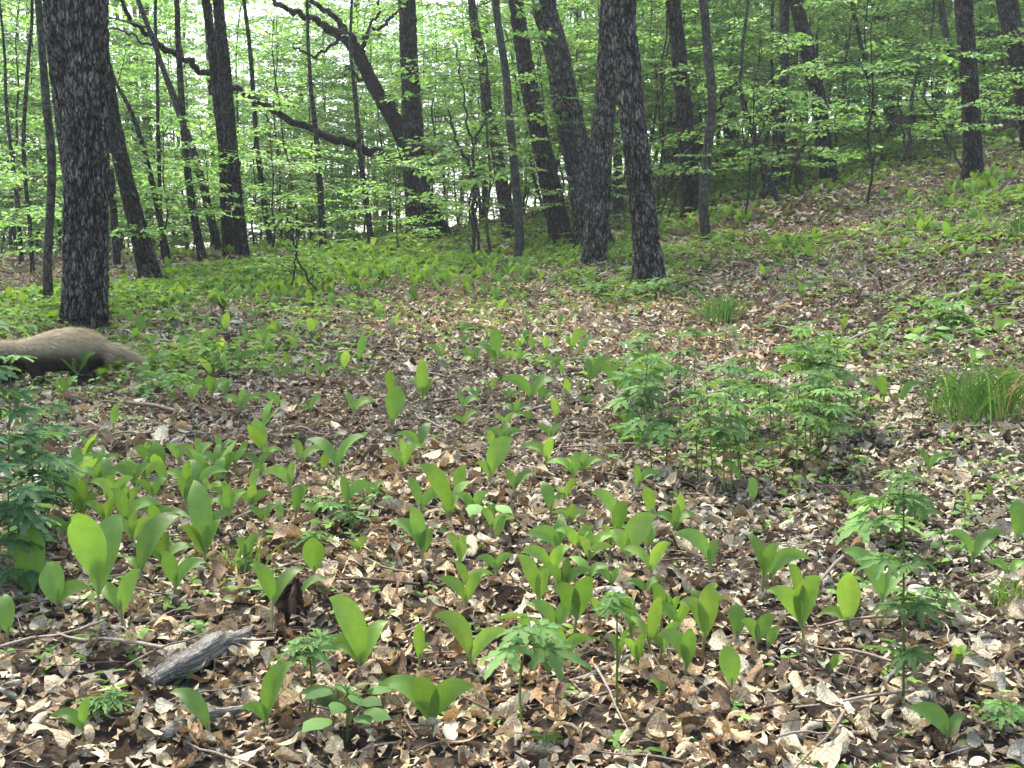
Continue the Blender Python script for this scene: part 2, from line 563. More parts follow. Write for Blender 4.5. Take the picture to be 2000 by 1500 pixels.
def litter(buf, n, y0, y1, templates, size, lift, tilt, thin=True):
    x, y = wedge(n, y0, y1)
    if thin:
        b = field(x, y, bare)
        keep = rng.random(n) > b * 0.55
        x, y = x[keep], y[keep]
    n = len(x)
    tn = field(x, y, tan)
    z = terrain(x, y) + rng.uniform(0, 1, n) ** 1.5 * lift
    which = rng.integers(0, len(templates), n)
    gray = n2(x, y, 1.1, 2, 77)
    for k, (tv, tf) in enumerate(templates):
        q = np.where(which == k)[0]
        if not len(q):
            continue
        a = rng.uniform(0, 2 * math.pi, len(q))
        d = np.stack([np.cos(a), np.sin(a), rng.normal(0, tilt, len(q))], 1)
        nr = np.stack([rng.normal(0, tilt, len(q)), rng.normal(0, tilt, len(q)), np.ones(len(q)) * np.where(rng.random(len(q)) < .5, 1, -1)], 1)
        R = frames(d, nr)
        s = size * np.exp(rng.normal(0, 0.46, len(q)))
        s = np.clip(s, size * .3, size * 2.4)
        sc3 = np.stack([s, s * rng.uniform(.7, 1.15, len(q)), s], 1)
        c = dry[rng.choice(len(dry), len(q), p=dryp)]
        v = np.exp(rng.normal(-.05, .22, (len(q), 1)))
        c = c * v
        tt = tn[q][:, None]
        gg = np.clip((gray[q][:, None] - .5) * 2.5, -1, 1)
        c = c * (1 + 0.22 * tt * np.array([1.3, .8, .3]))
        lum = c.mean(1, keepdims=True)
        c = c + (lum * np.array([1.02, 1.04, .84]) - c) * np.clip(.27 + .4 * gg - .4 * tt, 0, .8)
        c = np.clip(c * (1 - .28 * field(x[q], y[q], bare))[:, None], .02, .7)
        P = np.stack([x[q], y[q], z[q]], 1)
        scatter(tv, tf, P, R, sc3, c, buf, {q_: GA[id(tv)][q_] for q_ in ('across', 'along')})

tmpl_near = []
for k in range(22):
    o = [out_oak, out_oval, out_oak, out_frag][k % 4]
    tmpl_near.append(leaf_grid(10 if o is out_oak else 7, 6, o, curl=rng.uniform(-3.0, 3.0), roll=rng.choice([-1, 1]) * rng.uniform(1.5, 8.5), cup=rng.uniform(-.1, .1), wav=rng.uniform(0, .08), ph=k))
tmpl_mid = [leaf_grid(3, 3, [out_oval, out_frag][k % 2], curl=rng.uniform(-2.6, 2.6), roll=rng.choice([-1, 1]) * rng.uniform(1.5, 7)) for k in range(12)]
tmpl_far = [leaf_grid(2, 1, out_frag, curl=rng.uniform(-2, 2)) for k in range(4)]
frag = [leaf_grid(2, 1, out_frag, curl=rng.uniform(-2, 2)) for k in range(4)]
twig_t = []
for k in range(4):
    tb = Buf()
    pts = np.array([[-.5, 0, 0], [-.1, rng.uniform(-.05, .05), .03], [.2, rng.uniform(-.06, .06), .0], [.5, 0, .02]])
    tube(catmull(pts, 6), np.linspace(.012, .006, 6), 4, tb, tint=(1, 1, 1), cap=False)
    twig_t.append((np.concatenate(tb.V), np.concatenate(tb.F)))

B = Buf()
litter(B, 23000, 1.15, 5.2, tmpl_near, .041, .036, .42)
litter(B, 46000, 1.15, 5.2, frag, .019, .03, .5, thin=False)
litter(B, 44000, 5.0, 11.5, tmpl_mid, .047, .042, .45)
litter(B, 32000, 5.0, 9.0, frag, .030, .02, .5, thin=False)
litter(B, 60000, 11.2, 32, tmpl_far, .075, .05, .5)
o = mobj("leaf_litter", B.mesh("leaf_litter", M_LITTER, smooth=True))
kind(o, "stuff", "dry tan and grey fallen oak leaves covering the forest floor")
o["category"] = "leaf litter"

B = Buf()
for (nn, y0, y1, Ls) in ((1700, 1.2, 5, .11), (1800, 5, 12, .13)):
    x, y = wedge(nn, y0, y1)
    z = terrain(x, y) + rng.uniform(.01, .04, nn)
    for k, (tv, tf) in enumerate(twig_t):
        q = np.arange(nn) % 4 == k
        a = rng.uniform(0, 2 * math.pi, q.sum())
        d = np.stack([np.cos(a), np.sin(a), rng.normal(0, .12, q.sum())], 1)
        R = frames(d, np.tile([0, 0, 1.], (q.sum(), 1)))
        s = Ls * np.exp(rng.normal(0, .5, q.sum()))
        th = s * rng.uniform(.7, 1.6, q.sum())
        c = np.array([[.30, .25, .2], [.16, .12, .09], [.42, .37, .31]])[rng.integers(0, 3, q.sum())]
        scatter(tv, tf, np.stack([x[q], y[q], z[q]], 1), R, np.stack([s, th, th], 1), c, B)
o = mobj("twig_litter", B.mesh("twig_litter", M_LITTER))
kind(o, "stuff", "thin broken twigs scattered over the fallen leaves")
o["category"] = "twigs"

#@@TREES
# ------------------------------------------------------------------ foliage for trees
def leaf6(fold=0.12, wide=0.32):
    """small leaf, base at origin pointing +x, two quads folded on the midrib"""
    V = np.array([[0, 0, 0], [.35, wide, fold], [.75, wide * .72, fold * .6 - .03], [1, 0, -.10],
                  [.75, -wide * .72, fold * .6 - .03], [.35, -wide, fold]], float)
    F = np.array([[0, 1, 2, 3], [0, 3, 4, 5]])
    return V, F
LEAF6 = leaf6()

green = 1.12 * np.array([[.155, .295, .08], [.12, .235, .06], [.19, .34, .10], [.085, .185, .05], [.25, .385, .135], [.135, .275, .08]])

def spray_leaves(root, dirn, length, n_side, leaf, rnd, flat=0.25, dens=1.0):
    """a flattened spray of leafy twigs; returns leaf base points, directions, normals, twig polylines"""
    d = norm(np.asarray(dirn, float))
    side = norm(np.cross([0, 0, 1.0], d))
    pos, dr, tw = [], [], []
    droop = -0.12 * length
    m = [root + d * length * t + np.array([0, 0, droop * t * t]) for t in (0, .33, .66, 1)]
    tw.append((m, 1.0))
    def along(P0, P1, Ln, dd):
        cnt = max(2, int(Ln / (leaf * .62) * dens))
        for c in range(cnt):
            t = (c + .6) / cnt
            p = P0 + (P1 - P0) * t
            sgn = 1 if c % 2 else -1
            s2 = norm(np.cross([0, 0, 1.0], dd))
            pos.append(p); dr.append(norm(dd * rnd.uniform(.3, .9) + s2 * sgn * rnd.uniform(.5, 1)))
    for k in range(n_side):
        t = (k + 1.0) / (n_side + .5)
        p = root + d * length * t + np.array([0, 0, droop * t * t])
        for sgn in (1, -1):
            l2 = length * (.62 - .38 * t) * rnd.uniform(.6, 1.15)
            d2 = norm(d * rnd.uniform(.5, .9) + side * sgn * rnd.uniform(.6, 1.0) + np.array([0, 0, rnd.uniform(-flat, flat * .7)]))
            e = p + d2 * l2
            tw.append(([p, p + d2 * l2 * .5 + np.array([0, 0, .01]), e], .45))
            along(p, e, l2, d2)
    along(m[2], m[3], length * .34, d)
    return pos, dr, tw

def crown_from_sprays(sprays, leaf, rnd, buf, tint_shift=0.0, dens=1.0, twbuf=None, twr=.004, pal=None):
    pal = green if pal is None else pal
    P, D = [], []
    for (root, dirn, ln) in sprays:
        p, d, tw = spray_leaves(np.asarray(root, float), dirn, ln, max(2, int(ln / .17)), leaf, rnd, dens=dens)
        P += p; D += d
        if twbuf is not None:
            for (pts, k) in tw:
                n = len(pts)
                tube(np.array(pts), np.linspace(twr * k * (1 + ln), twr * .35 * k, n), 3, twbuf, cap=False)
    if not P:
        return
    P = np.array(P); D = np.array(D); n = len(P)
    r = np.random.default_rng(rnd.integers(1 << 30))
    D = D + np.stack([r.normal(0, .1, n), r.normal(0, .1, n), r.normal(-.12, .22, n)], 1)
    Nn = np.stack([r.normal(0, .33, n), r.normal(0, .33, n), np.ones(n)], 1)
    R = frames(D, Nn)
    s = leaf * r.uniform(.65, 1.25, n)
    c = pal[r.integers(0, len(pal), n)] * np.exp(r.normal(tint_shift, .16, (n, 1)))
    scatter(LEAF6[0], LEAF6[1], P, R, np.stack([s, s, s], 1), c, buf)

# ------------------------------------------------------------------ traced trees
def tree(name, label, pts, mat, Y=None, segs=16, rough=0.0, base_hit=True, group=None, cat="tree", height=9.0,
         flare=0.35, crown=26, limbs=(), leaf=.075, lean_y=0.0, freq=(34, 7), low=None, seed=1, step=0.06):
    """pts: (px, py, width px) from the foot upward"""
    rnd = np.random.default_rng(seed)
    fx, fy, fw = pts[0]
    foot = hit(fx, fy) if Y is None else None
    if Y is None:
        Y = foot[1]
    P = [at(a, b, Y) for a, b, c in pts]
    R = [c / 2.0 * Y / FPX / (.98) for a, b, c in pts]
    if foot is None:
        foot = np.array([P[0][0], Y, T(P[0][0], Y)])
    if Y is not None and P[0][2] > foot[2] + .05:        # foot hidden: carry the trunk down to the ground
        dv = (P[1] - P[0]) / max(.1, (P[1] - P[0])[2])
        P.insert(0, P[0] - dv * (P[0][2] - foot[2]) * .8); R.insert(0, R[0] * 1.1)
        P[0][2] = foot[2]
    b0 = P[0].copy(); b0[2] = min(P[0][2], T(b0[0], b0[1])) - .14
    P.insert(0, b0); R.insert(0, R[0] * 1.03)
    for k in range(len(P)):
        P[k] = P[k] + np.array([0, lean_y * (P[k][2] - foot[2]), 0])
    # carry on above the top of the picture
    dv = norm(P[-1] - P[-2])
    top = max(foot[2] + height, P[-1][2] + .05) if crown == 0 else max(foot[2] + height, P[-1][2] + 1.6)
    while crown and P[-1][2] < top:
        dv = norm(dv * .8 + np.array([0, 0, 1]) * .3 + np.array([rnd.normal(0, .07), rnd.normal(0, .07), 0]))
        rr = R[-1] * .86
        P.append(P[-1] + dv * 1.1); R.append(max(rr, .012))
    P = np.array(P); R = np.array(R)
    L = np.concatenate([[0], np.cumsum(np.linalg.norm(np.diff(P, axis=0), axis=1))])
    vis = max(p[2] for p in [at(a, b, Y) for a, b, c in pts]) + .3
    n = max(24, int(L[-1] / step))
    C = catmull(P, n)
    tt = np.linspace(0, len(P) - 1, n)
    Rr = np.interp(tt, np.arange(len(P)), R)
    if step > .03:
        C = C + (np.stack([vnoise(np.stack([C[:, 2] * 1.7, np.full(n, seed), np.zeros(n)], 1), k) - .5 for k in (3, 4, 5)], 1)) * np.array([1, 1, 0]) * R[0] * .55
    root = thing(name, label, cat, foot, group)
    tb_ = Buf()
    tube(C, Rr, segs, tb_, rough=rough, seed=seed, flare=flare, freq=freq, lob=.1)
    for lp in limbs:                                     # traced limbs: (px,py,w) lists at this depth
        yo = lp[0]
        Q = np.array([at(a, bb, Y + yo * k / len(lp[1])) for k, (a, bb, c) in enumerate(lp[1])])
        rq = np.array([c / 2 * Y / FPX for a, bb, c in lp[1]])
        nn = max(12, int(len(Q) * 8))
        b = Buf()
        cc = catmull(Q, nn)
        cc = cc + (np.stack([vnoise(np.stack([np.arange(nn) * .45, np.full(nn, seed), np.zeros(nn)], 1), k) - .5 for k in (13, 14, 15)], 1)) * .08
        cc = cc + (np.stack([vnoise(np.stack([np.arange(nn) * 1.5, np.full(nn, seed), np.zeros(nn)], 1), k) - .5 for k in (23, 24, 25)], 1)) * .03
        rq = rq * .85
        tube(cc, np.interp(np.linspace(0, len(Q) - 1, nn), np.arange(len(Q)), rq), 8, b, seed=seed)
        mobj("limb", b.mesh("limb", M_LIMB, foot), root)
    # foliage
    sprays = []
    lo = vis + .1 if low is None else low
    b2 = tb_
    for k in range(int(crown * .42)):
        z = rnd.uniform(lo, top)
        kk = int(np.argmin(np.abs(C[:, 2] - z)))
        a = rnd.uniform(0, 2 * math.pi)
        rad = rnd.uniform(.25, 1.5) * (1.1 - .5 * (z - lo) / max(.1, top - lo))
        d = np.array([math.cos(a), math.sin(a), rnd.uniform(.0, .5)])
        p0 = C[kk]
        p1 = p0 + d * rad
        tube(catmull([p0, p0 + d * rad * .5 + np.array([0, 0, .08]), p1], 5), np.linspace(min(Rr[kk] * .5, .02), .006, 5), 4, b2, cap=False)
        for s_ in range(3):
            a2 = a + rnd.uniform(-1.1, 1.1)
            sprays.append((p0 + d * rad * rnd.uniform(.6, 1), [math.cos(a2), math.sin(a2), rnd.uniform(-.15, .25)], rnd.uniform(.45, .95)))
    if sprays:
        fb = Buf()
        crown_from_sprays(sprays, leaf, rnd, fb, twbuf=b2)
        mobj("crown", fb.mesh("crown", M_TREELEAF, foot, smooth=False), root)
    mobj("trunk", tb_.mesh("trunk", mat, foot), root)
    return root

# --- nearest trees
tree("oak_tree", "thick dark oak trunk at left standing just behind the tan animal",
     [(165, 648, 86), (167, 560, 82), (168, 440, 80), (170, 300, 80), (172, 150, 77), (172, 0, 75)], M_OAK,
     segs=200, rough=.016, step=.011, freq=(38, 7), seed=11, flare=.22, crown=30)
tree("oak_tree", "greyer oak trunk leaning left, half hidden behind the thick dark oak",
     [(176, 560, 62), (160, 400, 58), (140, 250, 56), (124, 120, 55), (112, 0, 54)], M_OAK, Y=8.1,
     segs=140, rough=.012, step=.016, freq=(36, 7), seed=12, flare=.1, crown=24)
tree("oak_tree", "ridged trunk with reddish foot, right one of the crossing pair at centre right",
     [(1271, 566, 62), (1262, 470, 52), (1250, 360, 50), (1238, 250, 49), (1226, 130, 50), (1216, 0, 50)], M_OAK,
     segs=170, rough=.014, step=.013, freq=(36, 7), seed=13, flare=.45, crown=24)
tree("oak_tree", "ridged trunk, left one of the crossing pair at centre right",
     [(1161, 518, 46), (1167, 420, 44), (1174, 300, 43), (1183, 180, 44), (1192, 80, 44), (1196, 0, 44)], M_OAK,
     segs=130, rough=.012, step=.016, freq=(36, 7), seed=14, flare=.35, crown=24)
# --- middle distance
YC = min(18.0, hit(822, 470)[1])
tree("oak_tree", "straight dark trunk at the centre where the long bare limb reaches left",
     [(822, 470, 54), (815, 400, 46), (808, 300, 42), (804, 200, 38), (798, 100, 34), (794, 0, 33)], M_BARK,
     segs=48, rough=.014, step=.03, seed=15, crown=28, Y=YC)
tree("old_leaning_oak", "dark leaning oak behind the centre trunk, with crooked bare limbs spreading left",
     [(862, 462, 40), (838, 410, 38), (812, 350, 36), (788, 270, 34), (758, 215, 30), (728, 165, 27), (706, 118, 26), (690, 92, 24), (668, 70, 20), (635, 55, 17)], M_LIMB, flare=.05,
     segs=32, rough=.012, step=.03, seed=16, crown=0, height=3.0, Y=YC + .6,
     limbs=[(-3.0, [(800, 330, 24), (775, 318, 20), (740, 300, 18), (690, 284, 17), (640, 270, 16), (590, 245, 15), (540, 222, 14), (490, 192, 13), (440, 162, 14), (400, 142, 13), (365, 118, 12), (325, 98, 11), (290, 72, 10), (262, 40, 9), (232, -10, 8)]),
            (-.5, [(400, 142, 8), (412, 170, 7), (424, 205, 5), (440, 240, 4)]),
            (.5, [(330, 98, 7), (290, 88, 6), (250, 62, 5), (212, 58, 4)]),
            (0, [(640, 55, 16), (610, 38, 14), (575, 22, 13), (545, 12, 11), (525, -5, 9)]),
            (.3, [(695, 100, 18), (686, 72, 14), (668, 50, 13), (640, 25, 12), (600, 0, 10)]),
            (.3, [(705, 112, 12), (712, 80, 9), (735, 55, 8), (762, 38, 7), (778, 15, 5)]),
            (-.4, [(700, 105, 9), (718, 70, 7), (735, 30, 6), (740, -5, 5)]),
            (.4, [(668, 72, 9), (650, 90, 7), (622, 108, 6), (585, 100, 5), (560, 80, 4), (520, 60, 3)]),
            (.4, [(775, 245, 12), (758, 190, 10), (700, 150, 7), (676, 130, 6)])])
tree("big_oak", "broad leaning trunk behind the crossing pair, top leaning left",
     [(1150, 420, 66), (1140, 350, 62), (1120, 270, 56), (1103, 190, 52), (1090, 110, 48), (1070, 40, 46), (1062, 0, 46)], M_OAK,
     segs=60, rough=.018, step=.03, freq=(28, 8), seed=17, crown=26, Y=13.0)
tree("oak_tree", "leaning rough trunk between the thin pale stem and the broad leaning trunk",
     [(1088, 425, 42), (1072, 350, 40), (1058, 280, 36), (1040, 200, 34), (1025, 120, 32), (1010, 20, 30)], M_BARK,
     segs=36, rough=.014, step=.03, seed=18, crown=24, Y=14.0)
tree("young_tree", "thin pale grey stem in front of the leaning trunks left of the crossing pair",
     [(1012, 440, 17), (1003, 340, 16), (996, 250, 15), (988, 160, 15), (976, 80, 14), (967, 0, 14)], M_SMOOTH,
     segs=14, seed=19, crown=16, Y=12.5)
tree("young_tree", "thin dark trunk just left of the thin pale grey stem, lost in leaves",
     [(990, 420, 28), (975, 330, 24), (960, 240, 21), (945, 150, 18), (930, 60, 16), (920, -10, 14)], M_BARK,
     segs=14, seed=20, crown=18, Y=16)
tree("oak_tree", "dark upright trunk right of the crossing pair, leaning slightly left",
     [(1345, 330, 36), (1340, 270, 34), (1333, 180, 32), (1324, 90, 30), (1314, 0, 29)], M_BARK,
     segs=32, rough=.012, step=.03, seed=21, crown=24, Y=14)
tree("young_tree", "smooth slender grey trunk with a slight bend, right of the crossing pair",
     [(1381, 478, 20), (1376, 400, 19), (1381, 300, 18), (1388, 210, 17), (1382, 110, 17), (1374, 0, 16)], M_SMOOTH,
     segs=18, seed=22, crown=16, flare=.15,
     limbs=[(-.3, [(1384, 250, 7), (1405, 205, 5), (1425, 175, 4), (1440, 160, 3)])])
tree("oak_tree", "dark rough trunk on the leafy slope leaning left, behind the short reddish stem",
     [(1620, 356, 34), (1612, 300, 30), (1604, 230, 29), (1590, 150, 29), (1574, 80, 28), (1555, 0, 28)], M_BARK,
     segs=32, rough=.012, step=.03, seed=23, crown=24)
tree("tree_stump", "short reddish brown broken stem at the foot of the slope trees",
     [(1561, 375, 17), (1558, 340, 15), (1556, 300, 14), (1552, 272, 13)], M_RED, cat="tree stump",
     segs=14, seed=24, crown=0, height=.3, flare=.15)
tree("oak_tree", "straight dark trunk near the right edge on the slope",
     [(1900, 352, 38), (1898, 280, 35), (1895, 200, 34), (1889, 100, 33), (1882, 0, 34)], M_BARK,
     segs=40, rough=.012, step=.025, seed=25, crown=24)
tree("oak_tree", "dark trunk cut by the right edge, leaning left uphill",
     [(2012, 262, 36), (2004, 200, 36), (1992, 130, 38), (1975, 50, 38), (1966, 0, 38)], M_BARK,
     segs=32, rough=.012, step=.03, seed=26, crown=20, Y=14.5)
tree("young_tree", "thin grey stem just left of the straight dark trunk near the right edge",
     [(1885, 250, 12), (1870, 190, 12), (1855, 110, 12), (1842, 30, 11), (1838, 0, 11)], M_SMOOTH, segs=12, seed=27, crown=14, Y=18)
tree("young_tree", "slim dark trunk lost in leaves left of the slope trees",
     [(1521, 325, 24), (1524, 240, 22), (1528, 150, 20), (1530, 60, 19), (1531, 0, 18)], M_BARK, segs=14, seed=28, crown=16, Y=16)
tree("young_tree", "slim trunk seen through the gap under the crossing pair",
     [(1206, 365, 18), (1203, 300, 17), (1200, 230, 16), (1196, 100, 16)], M_SMOOTH, segs=12, seed=29, crown=14, Y=17)
tree("young_tree", "dark leaf-veiled trunk high on the slope in the upper right",
     [(1742, 230, 26), (1736, 150, 28), (1728, 70, 28), (1720, 0, 28)], M_BARK, segs=16, seed=30, crown=18, Y=22)
tree("young_tree", "thin pale stem leaning left high on the slope",
     [(1705, 200, 8), (1690, 120, 8), (1675, 50, 8), (1664, 0, 8)], M_SMOOTH, segs=10, seed=31, crown=10, Y=20)
# --- left side
tree("oak_tree", "dark trunk leaning right behind the big left oak",
     [(296, 556, 40), (278, 480, 37), (258, 400, 34), (238, 320, 31), (222, 240, 29), (208, 150, 27), (196, 60, 25)], M_BARK,
     segs=36, rough=.010, step=.025, seed=32, crown=20)
tree("twin_tree", "tall dark double trunk left of centre, right stem of the pair",
     [(472, 490, 26), (465, 420, 25), (455, 330, 26), (447, 240, 26), (440, 150, 25), (432, 70, 23), (426, 0, 22)], M_BARK,
     segs=28, rough=.009, step=.03, seed=33, crown=20, Y=13.2)
tree("twin_tree", "tall dark double trunk left of centre, left stem of the pair",
     [(447, 492, 22), (440, 400, 21), (437, 300, 20), (425, 200, 19), (415, 100, 18), (402, 0, 17)], M_BARK,
     segs=24, rough=.008, step=.03, seed=34, crown=20, Y=13.6)
tree("young_tree", "slim dark trunk bending right, left of the tall double trunk",
     [(395, 500, 15), (380, 430, 15), (365, 340, 14), (357, 250, 13), (350, 150, 12), (346, 60, 11), (344, 0, 10)], M_BARK,
     segs=14, seed=35, crown=16, Y=13.0)
tree("young_tree", "paler trunk leaning steeply left, ending against the sky beside the double trunk",
     [(428, 498, 17), (412, 430, 16), (392, 350, 15), (372, 280, 15), (350, 215, 14), (330, 160, 12), (318, 130, 10)], M_SMOOTH,
     segs=16, seed=36, crown=10, Y=13.8, height=5)
tree("young_tree", "thin dark leaning stem right of the big left oak",
     [(322, 470, 11), (308, 400, 11), (292, 330, 11), (272, 260, 10), (248, 200, 8), (222, 145, 6)], M_BARK,
     segs=10, seed=37, crown=10, Y=12.5, height=4.5)
tree("young_tree", "very thin straight stem between the big left oak and the double trunk",
     [(318, 510, 8), (312, 400, 8), (308, 250, 7), (306, 120, 6), (304, 0, 6)], M_BARK, segs=8, seed=38, crown=12, Y=12.8)
tree("young_tree", "smooth grey-green slender trunk left of the big oak near the left edge",
     [(94, 600, 17), (95, 500, 16), (99, 400, 16), (101, 300, 16), (93, 200, 15), (84, 100, 14), (76, 0, 13)], M_SMOOTH,
     segs=16, seed=39, crown=16)
tree("young_tree", "thin dark stem nearest the left edge",
     [(66, 560, 9), (60, 450, 8), (50, 350, 8), (47, 250, 8), (55, 120, 7), (62, 0, 6)], M_BARK, segs=8, seed=40, crown=12, Y=11)
tree("young_tree", "thin stem with a fork behind the smooth slender trunk at left",
     [(42, 570, 10), (40, 480, 9), (34, 400, 8), (22, 300, 7), (12, 180, 6), (5, 60, 5)], M_BARK, segs=8, seed=41, crown=10, Y=12.5)
tree("young_tree", "thin dark stem between the double trunk and the long bare limb",
     [(528, 480, 12), (515, 400, 11), (505, 300, 10), (497, 200, 9), (490, 100, 8), (476, 0, 7)], M_BARK, segs=10, seed=42, crown=14, Y=15)
tree("young_tree", "thin straight stem below the middle of the long bare limb",
     [(632, 496, 14), (627, 400, 13), (618, 300, 11), (610, 200, 9), (605, 120, 7), (602, 60, 6)], M_BARK, segs=10, seed=43, crown=12, Y=14)
tree("young_tree", "thin stem rising beside the limbs left of the centre trunk",
     [(722, 450, 12), (712, 380, 11), (702, 300, 10), (694, 200, 9), (688, 140, 7), (684, 80, 6)], M_BARK, segs=10, seed=44, crown=12, Y=15)
tree("young_tree", "slim stem seen between the big left oak and the trunk leaning right",
     [(232, 570, 16), (226, 480, 15), (220, 400, 14), (214, 330, 13)], M_BARK, segs=10, seed=45, crown=12, Y=12.2)
tree("young_tree", "slim curving grey stem left of the slim dark trunk on the slope",
     [(1498, 330, 9), (1470, 260, 8), (1448, 180, 8), (1452, 80, 7), (1462, 0, 6)], M_SMOOTH, segs=8, seed=46, crown=10, Y=14)

# --- bare thin saplings with forks
def fork(label, stems, Y, seed, mat=M_BARK):
    foot = np.array(at(stems[0][0][0], stems[0][0][1], Y)); foot[2] = T(foot[0], Y)
    root = thing("forked_sapling", label, "sapling", foot)
    rnd = np.random.default_rng(seed)
    fb = Buf(); tb = None
    for st in stems:
        Q = np.array([at(a, b, Y) for a, b, c in st]); r = np.array([c / 2 * Y / FPX for a, b, c in st])
        n = len(st) * 6
        b = Buf()
        C = catmull(Q, n)
        C = C + (np.stack([vnoise(np.stack([np.arange(n) * .7, np.full(n, seed), np.zeros(n)], 1), k) - .5 for k in (1, 2, 3)], 1)) * .04
        tube(C, np.interp(np.linspace(0, len(Q) - 1, n), np.arange(len(Q)), r), 7, b)
        for q in range(8 if seed == 65 else 3):
            p = C[rnd.integers(n // 3, n)]
            a = rnd.uniform(0, 6.28)
            crown_from_sprays([(p, [math.cos(a), math.sin(a), .1], rnd.uniform(.25, .5))], .055, rnd, fb, twbuf=b, twr=.0022)
        mobj("stem", b.mesh("stem", mat, foot), root)
    mobj("foliage", fb.mesh("foliage", M_TREELEAF, foot, smooth=False), root)
fork("thin dark sapling forking into a Y, right of the centre trunk",
     [[(925, 492, 8), (926, 400, 8), (924, 340, 7), (905, 300, 6), (888, 265, 5), (876, 215, 4)],
      [(924, 345, 6), (927, 280, 5), (945, 240, 5), (965, 215, 3)],
      [(926, 290, 5), (912, 230, 4), (900, 150, 3), (892, 100, 3)],
      [(936, 488, 6), (930, 400, 5), (928, 350, 5)]], 12.2, 61)
fork("curved dark sapling forking low, left of the short reddish stem",
     [[(1491, 388, 7), (1488, 320, 6), (1475, 260, 5), (1458, 210, 4), (1442, 165, 4)],
      [(1494, 386, 6), (1508, 330, 5), (1520, 295, 4)],
      [(1538, 376, 6), (1545, 340, 5), (1562, 300, 5), (1590, 268, 4)],
      [(1480, 270, 4), (1500, 225, 3), (1510, 180, 2)]], 12.4, 62)
fork("thin leafy sapling leaning over the right slope in front of the straight trunk",
     [[(1880, 330, 5), (1850, 270, 5), (1822, 220, 4), (1800, 190, 3)],
      [(1776, 310, 8), (1778, 240, 7), (1785, 160, 6), (1800, 80, 4)],
      [(1772, 300, 5), (1760, 230, 4), (1750, 180, 3)]], 13.5, 63, M_SMOOTH)
fork("low thin sapling at the right foot of the crossing pair",
     [[(1290, 420, 5), (1310, 350, 4), (1345, 290, 4), (1375, 250, 3)],
      [(1305, 425, 5), (1335, 340, 4), (1370, 300, 3)]], 10.5, 64)
fork("thin leafy sapling in front of the low log on the left",
     [[(640, 590, 3), (600, 540, 4), (575, 480, 4), (560, 420, 3)],
      [(575, 560, 4), (578, 500, 3), (590, 440, 3)]], 9.2, 65)

# ------------------------------------------------------------------ understory saplings (copies)
def sapling_proto(seed, H, nb, leaf, smooth=True):
    rnd = np.random.default_rng(seed)
    n = 12
    z = np.linspace(-.1, H, n)
    w = H * .05
    C = np.stack([np.cumsum(rnd.normal(0, w * .2, n)) + z * rnd.normal(0, .08), np.cumsum(rnd.normal(0, w * .2, n)), z], 1)
    C[:, :2] -= C[1, :2]
    b = Buf()
    tube(catmull(C, 30), np.interp(np.linspace(0, 1, 30), [0, 1], [.006 * H ** .9 + .004, .004]), 6, b)
    tb, fb = b, Buf()
    spr = []
    for k in range(nb):
        t = .16 + .84 * (k + rnd.uniform(0, 1)) / nb
        p = np.array([np.interp(t * H, C[:, 2], C[:, i_]) for i_ in range(3)])
        a = k * 2.4 + rnd.uniform(-.5, .5)
        ln = H * .24 * (1.15 - .75 * t) * rnd.uniform(.6, 1.3) + .15
        d = np.array([math.cos(a), math.sin(a), rnd.uniform(.15, .6)])
        q = p + d * ln
        tube(catmull([p, p + d * ln * .5 + [0, 0, .03], q], 4), np.linspace(.006, .003, 4), 4, tb, cap=False)
        for s_ in range(2 if H < 4 else 3):
            a2 = a + rnd.uniform(-.9, .9)
            spr.append((p + d * ln * rnd.uniform(.35, 1), [math.cos(a2), math.sin(a2), rnd.uniform(-.1, .15)], rnd.uniform(.4, .85)))
    crown_from_sprays(spr, leaf, rnd, fb, twbuf=tb, twr=.003)
    return (b.mesh("stem", M_BARK if seed % 2 else M_SMOOTH), fb.mesh("foliage", M_TREELEAF, smooth=False))

protos = [sapling_proto(100 + k, H, nb, lf) for k, (H, nb, lf) in enumerate(
    [(1.1, 7, .055), (1.7, 10, .06), (2.4, 13, .065), (3.2, 16, .07), (4.2, 20, .075), (5.4, 24, .08), (6.8, 28, .085), (3.6, 22, .07)])]
G_SAP = "leafy young saplings of the undergrowth"
def place_sapling(x, y, k, s, label):
    z = T(x, y)
    r = thing("leafy_sapling", label, "sapling", (x, y, z), G_SAP)
    r.rotation_euler = (random.uniform(-.06, .06), random.uniform(-.06, .06), random.uniform(0, 6.28))
    r.scale = (s, s, s * random.uniform(.9, 1.1))
    for nm, me in zip(("stem", "foliage"), protos[k]):
        mobj(nm, me, r)
    return r

LMT = [(165, "the thick left oak"), (285, "the trunk leaning right"), (460, "the double trunk"), (625, "the bare limb's middle"), (820, "the centre trunk"), (1000, "the pale grey stem"), (1110, "the broad leaning trunk"),
       (1220, "the crossing oak pair"), (1335, "the upright trunk"), (1380, "the bent slender trunk"), (1525, "the slim slope trunk"), (1600, "the leaning slope trunk"), (1740, "the high slope trunk"), (1895, "the straight dark right trunk"), (1990, "the right edge"), (40, "the left edge")]
TRUNKS = [(168, 7.2, 62), (268, 10.2, 40), (450, 13.4, 45), (818, 17.6, 100), (745, 17.6, 60), (660, 17.6, 50), (1165, 11.2, 40), (1255, 9.2, 45), (1100, 13, 55), (1060, 14, 40), (985, 12.5, 22), (1335, 14, 28), (1380, 11.5, 22), (1600, 15.9, 40), (1895, 12.6, 32), (1990, 14.5, 30), (90, 8.4, 20), (370, 13, 30)]
ns = 0
tries = 0
sp_pts = []
SAPS = []
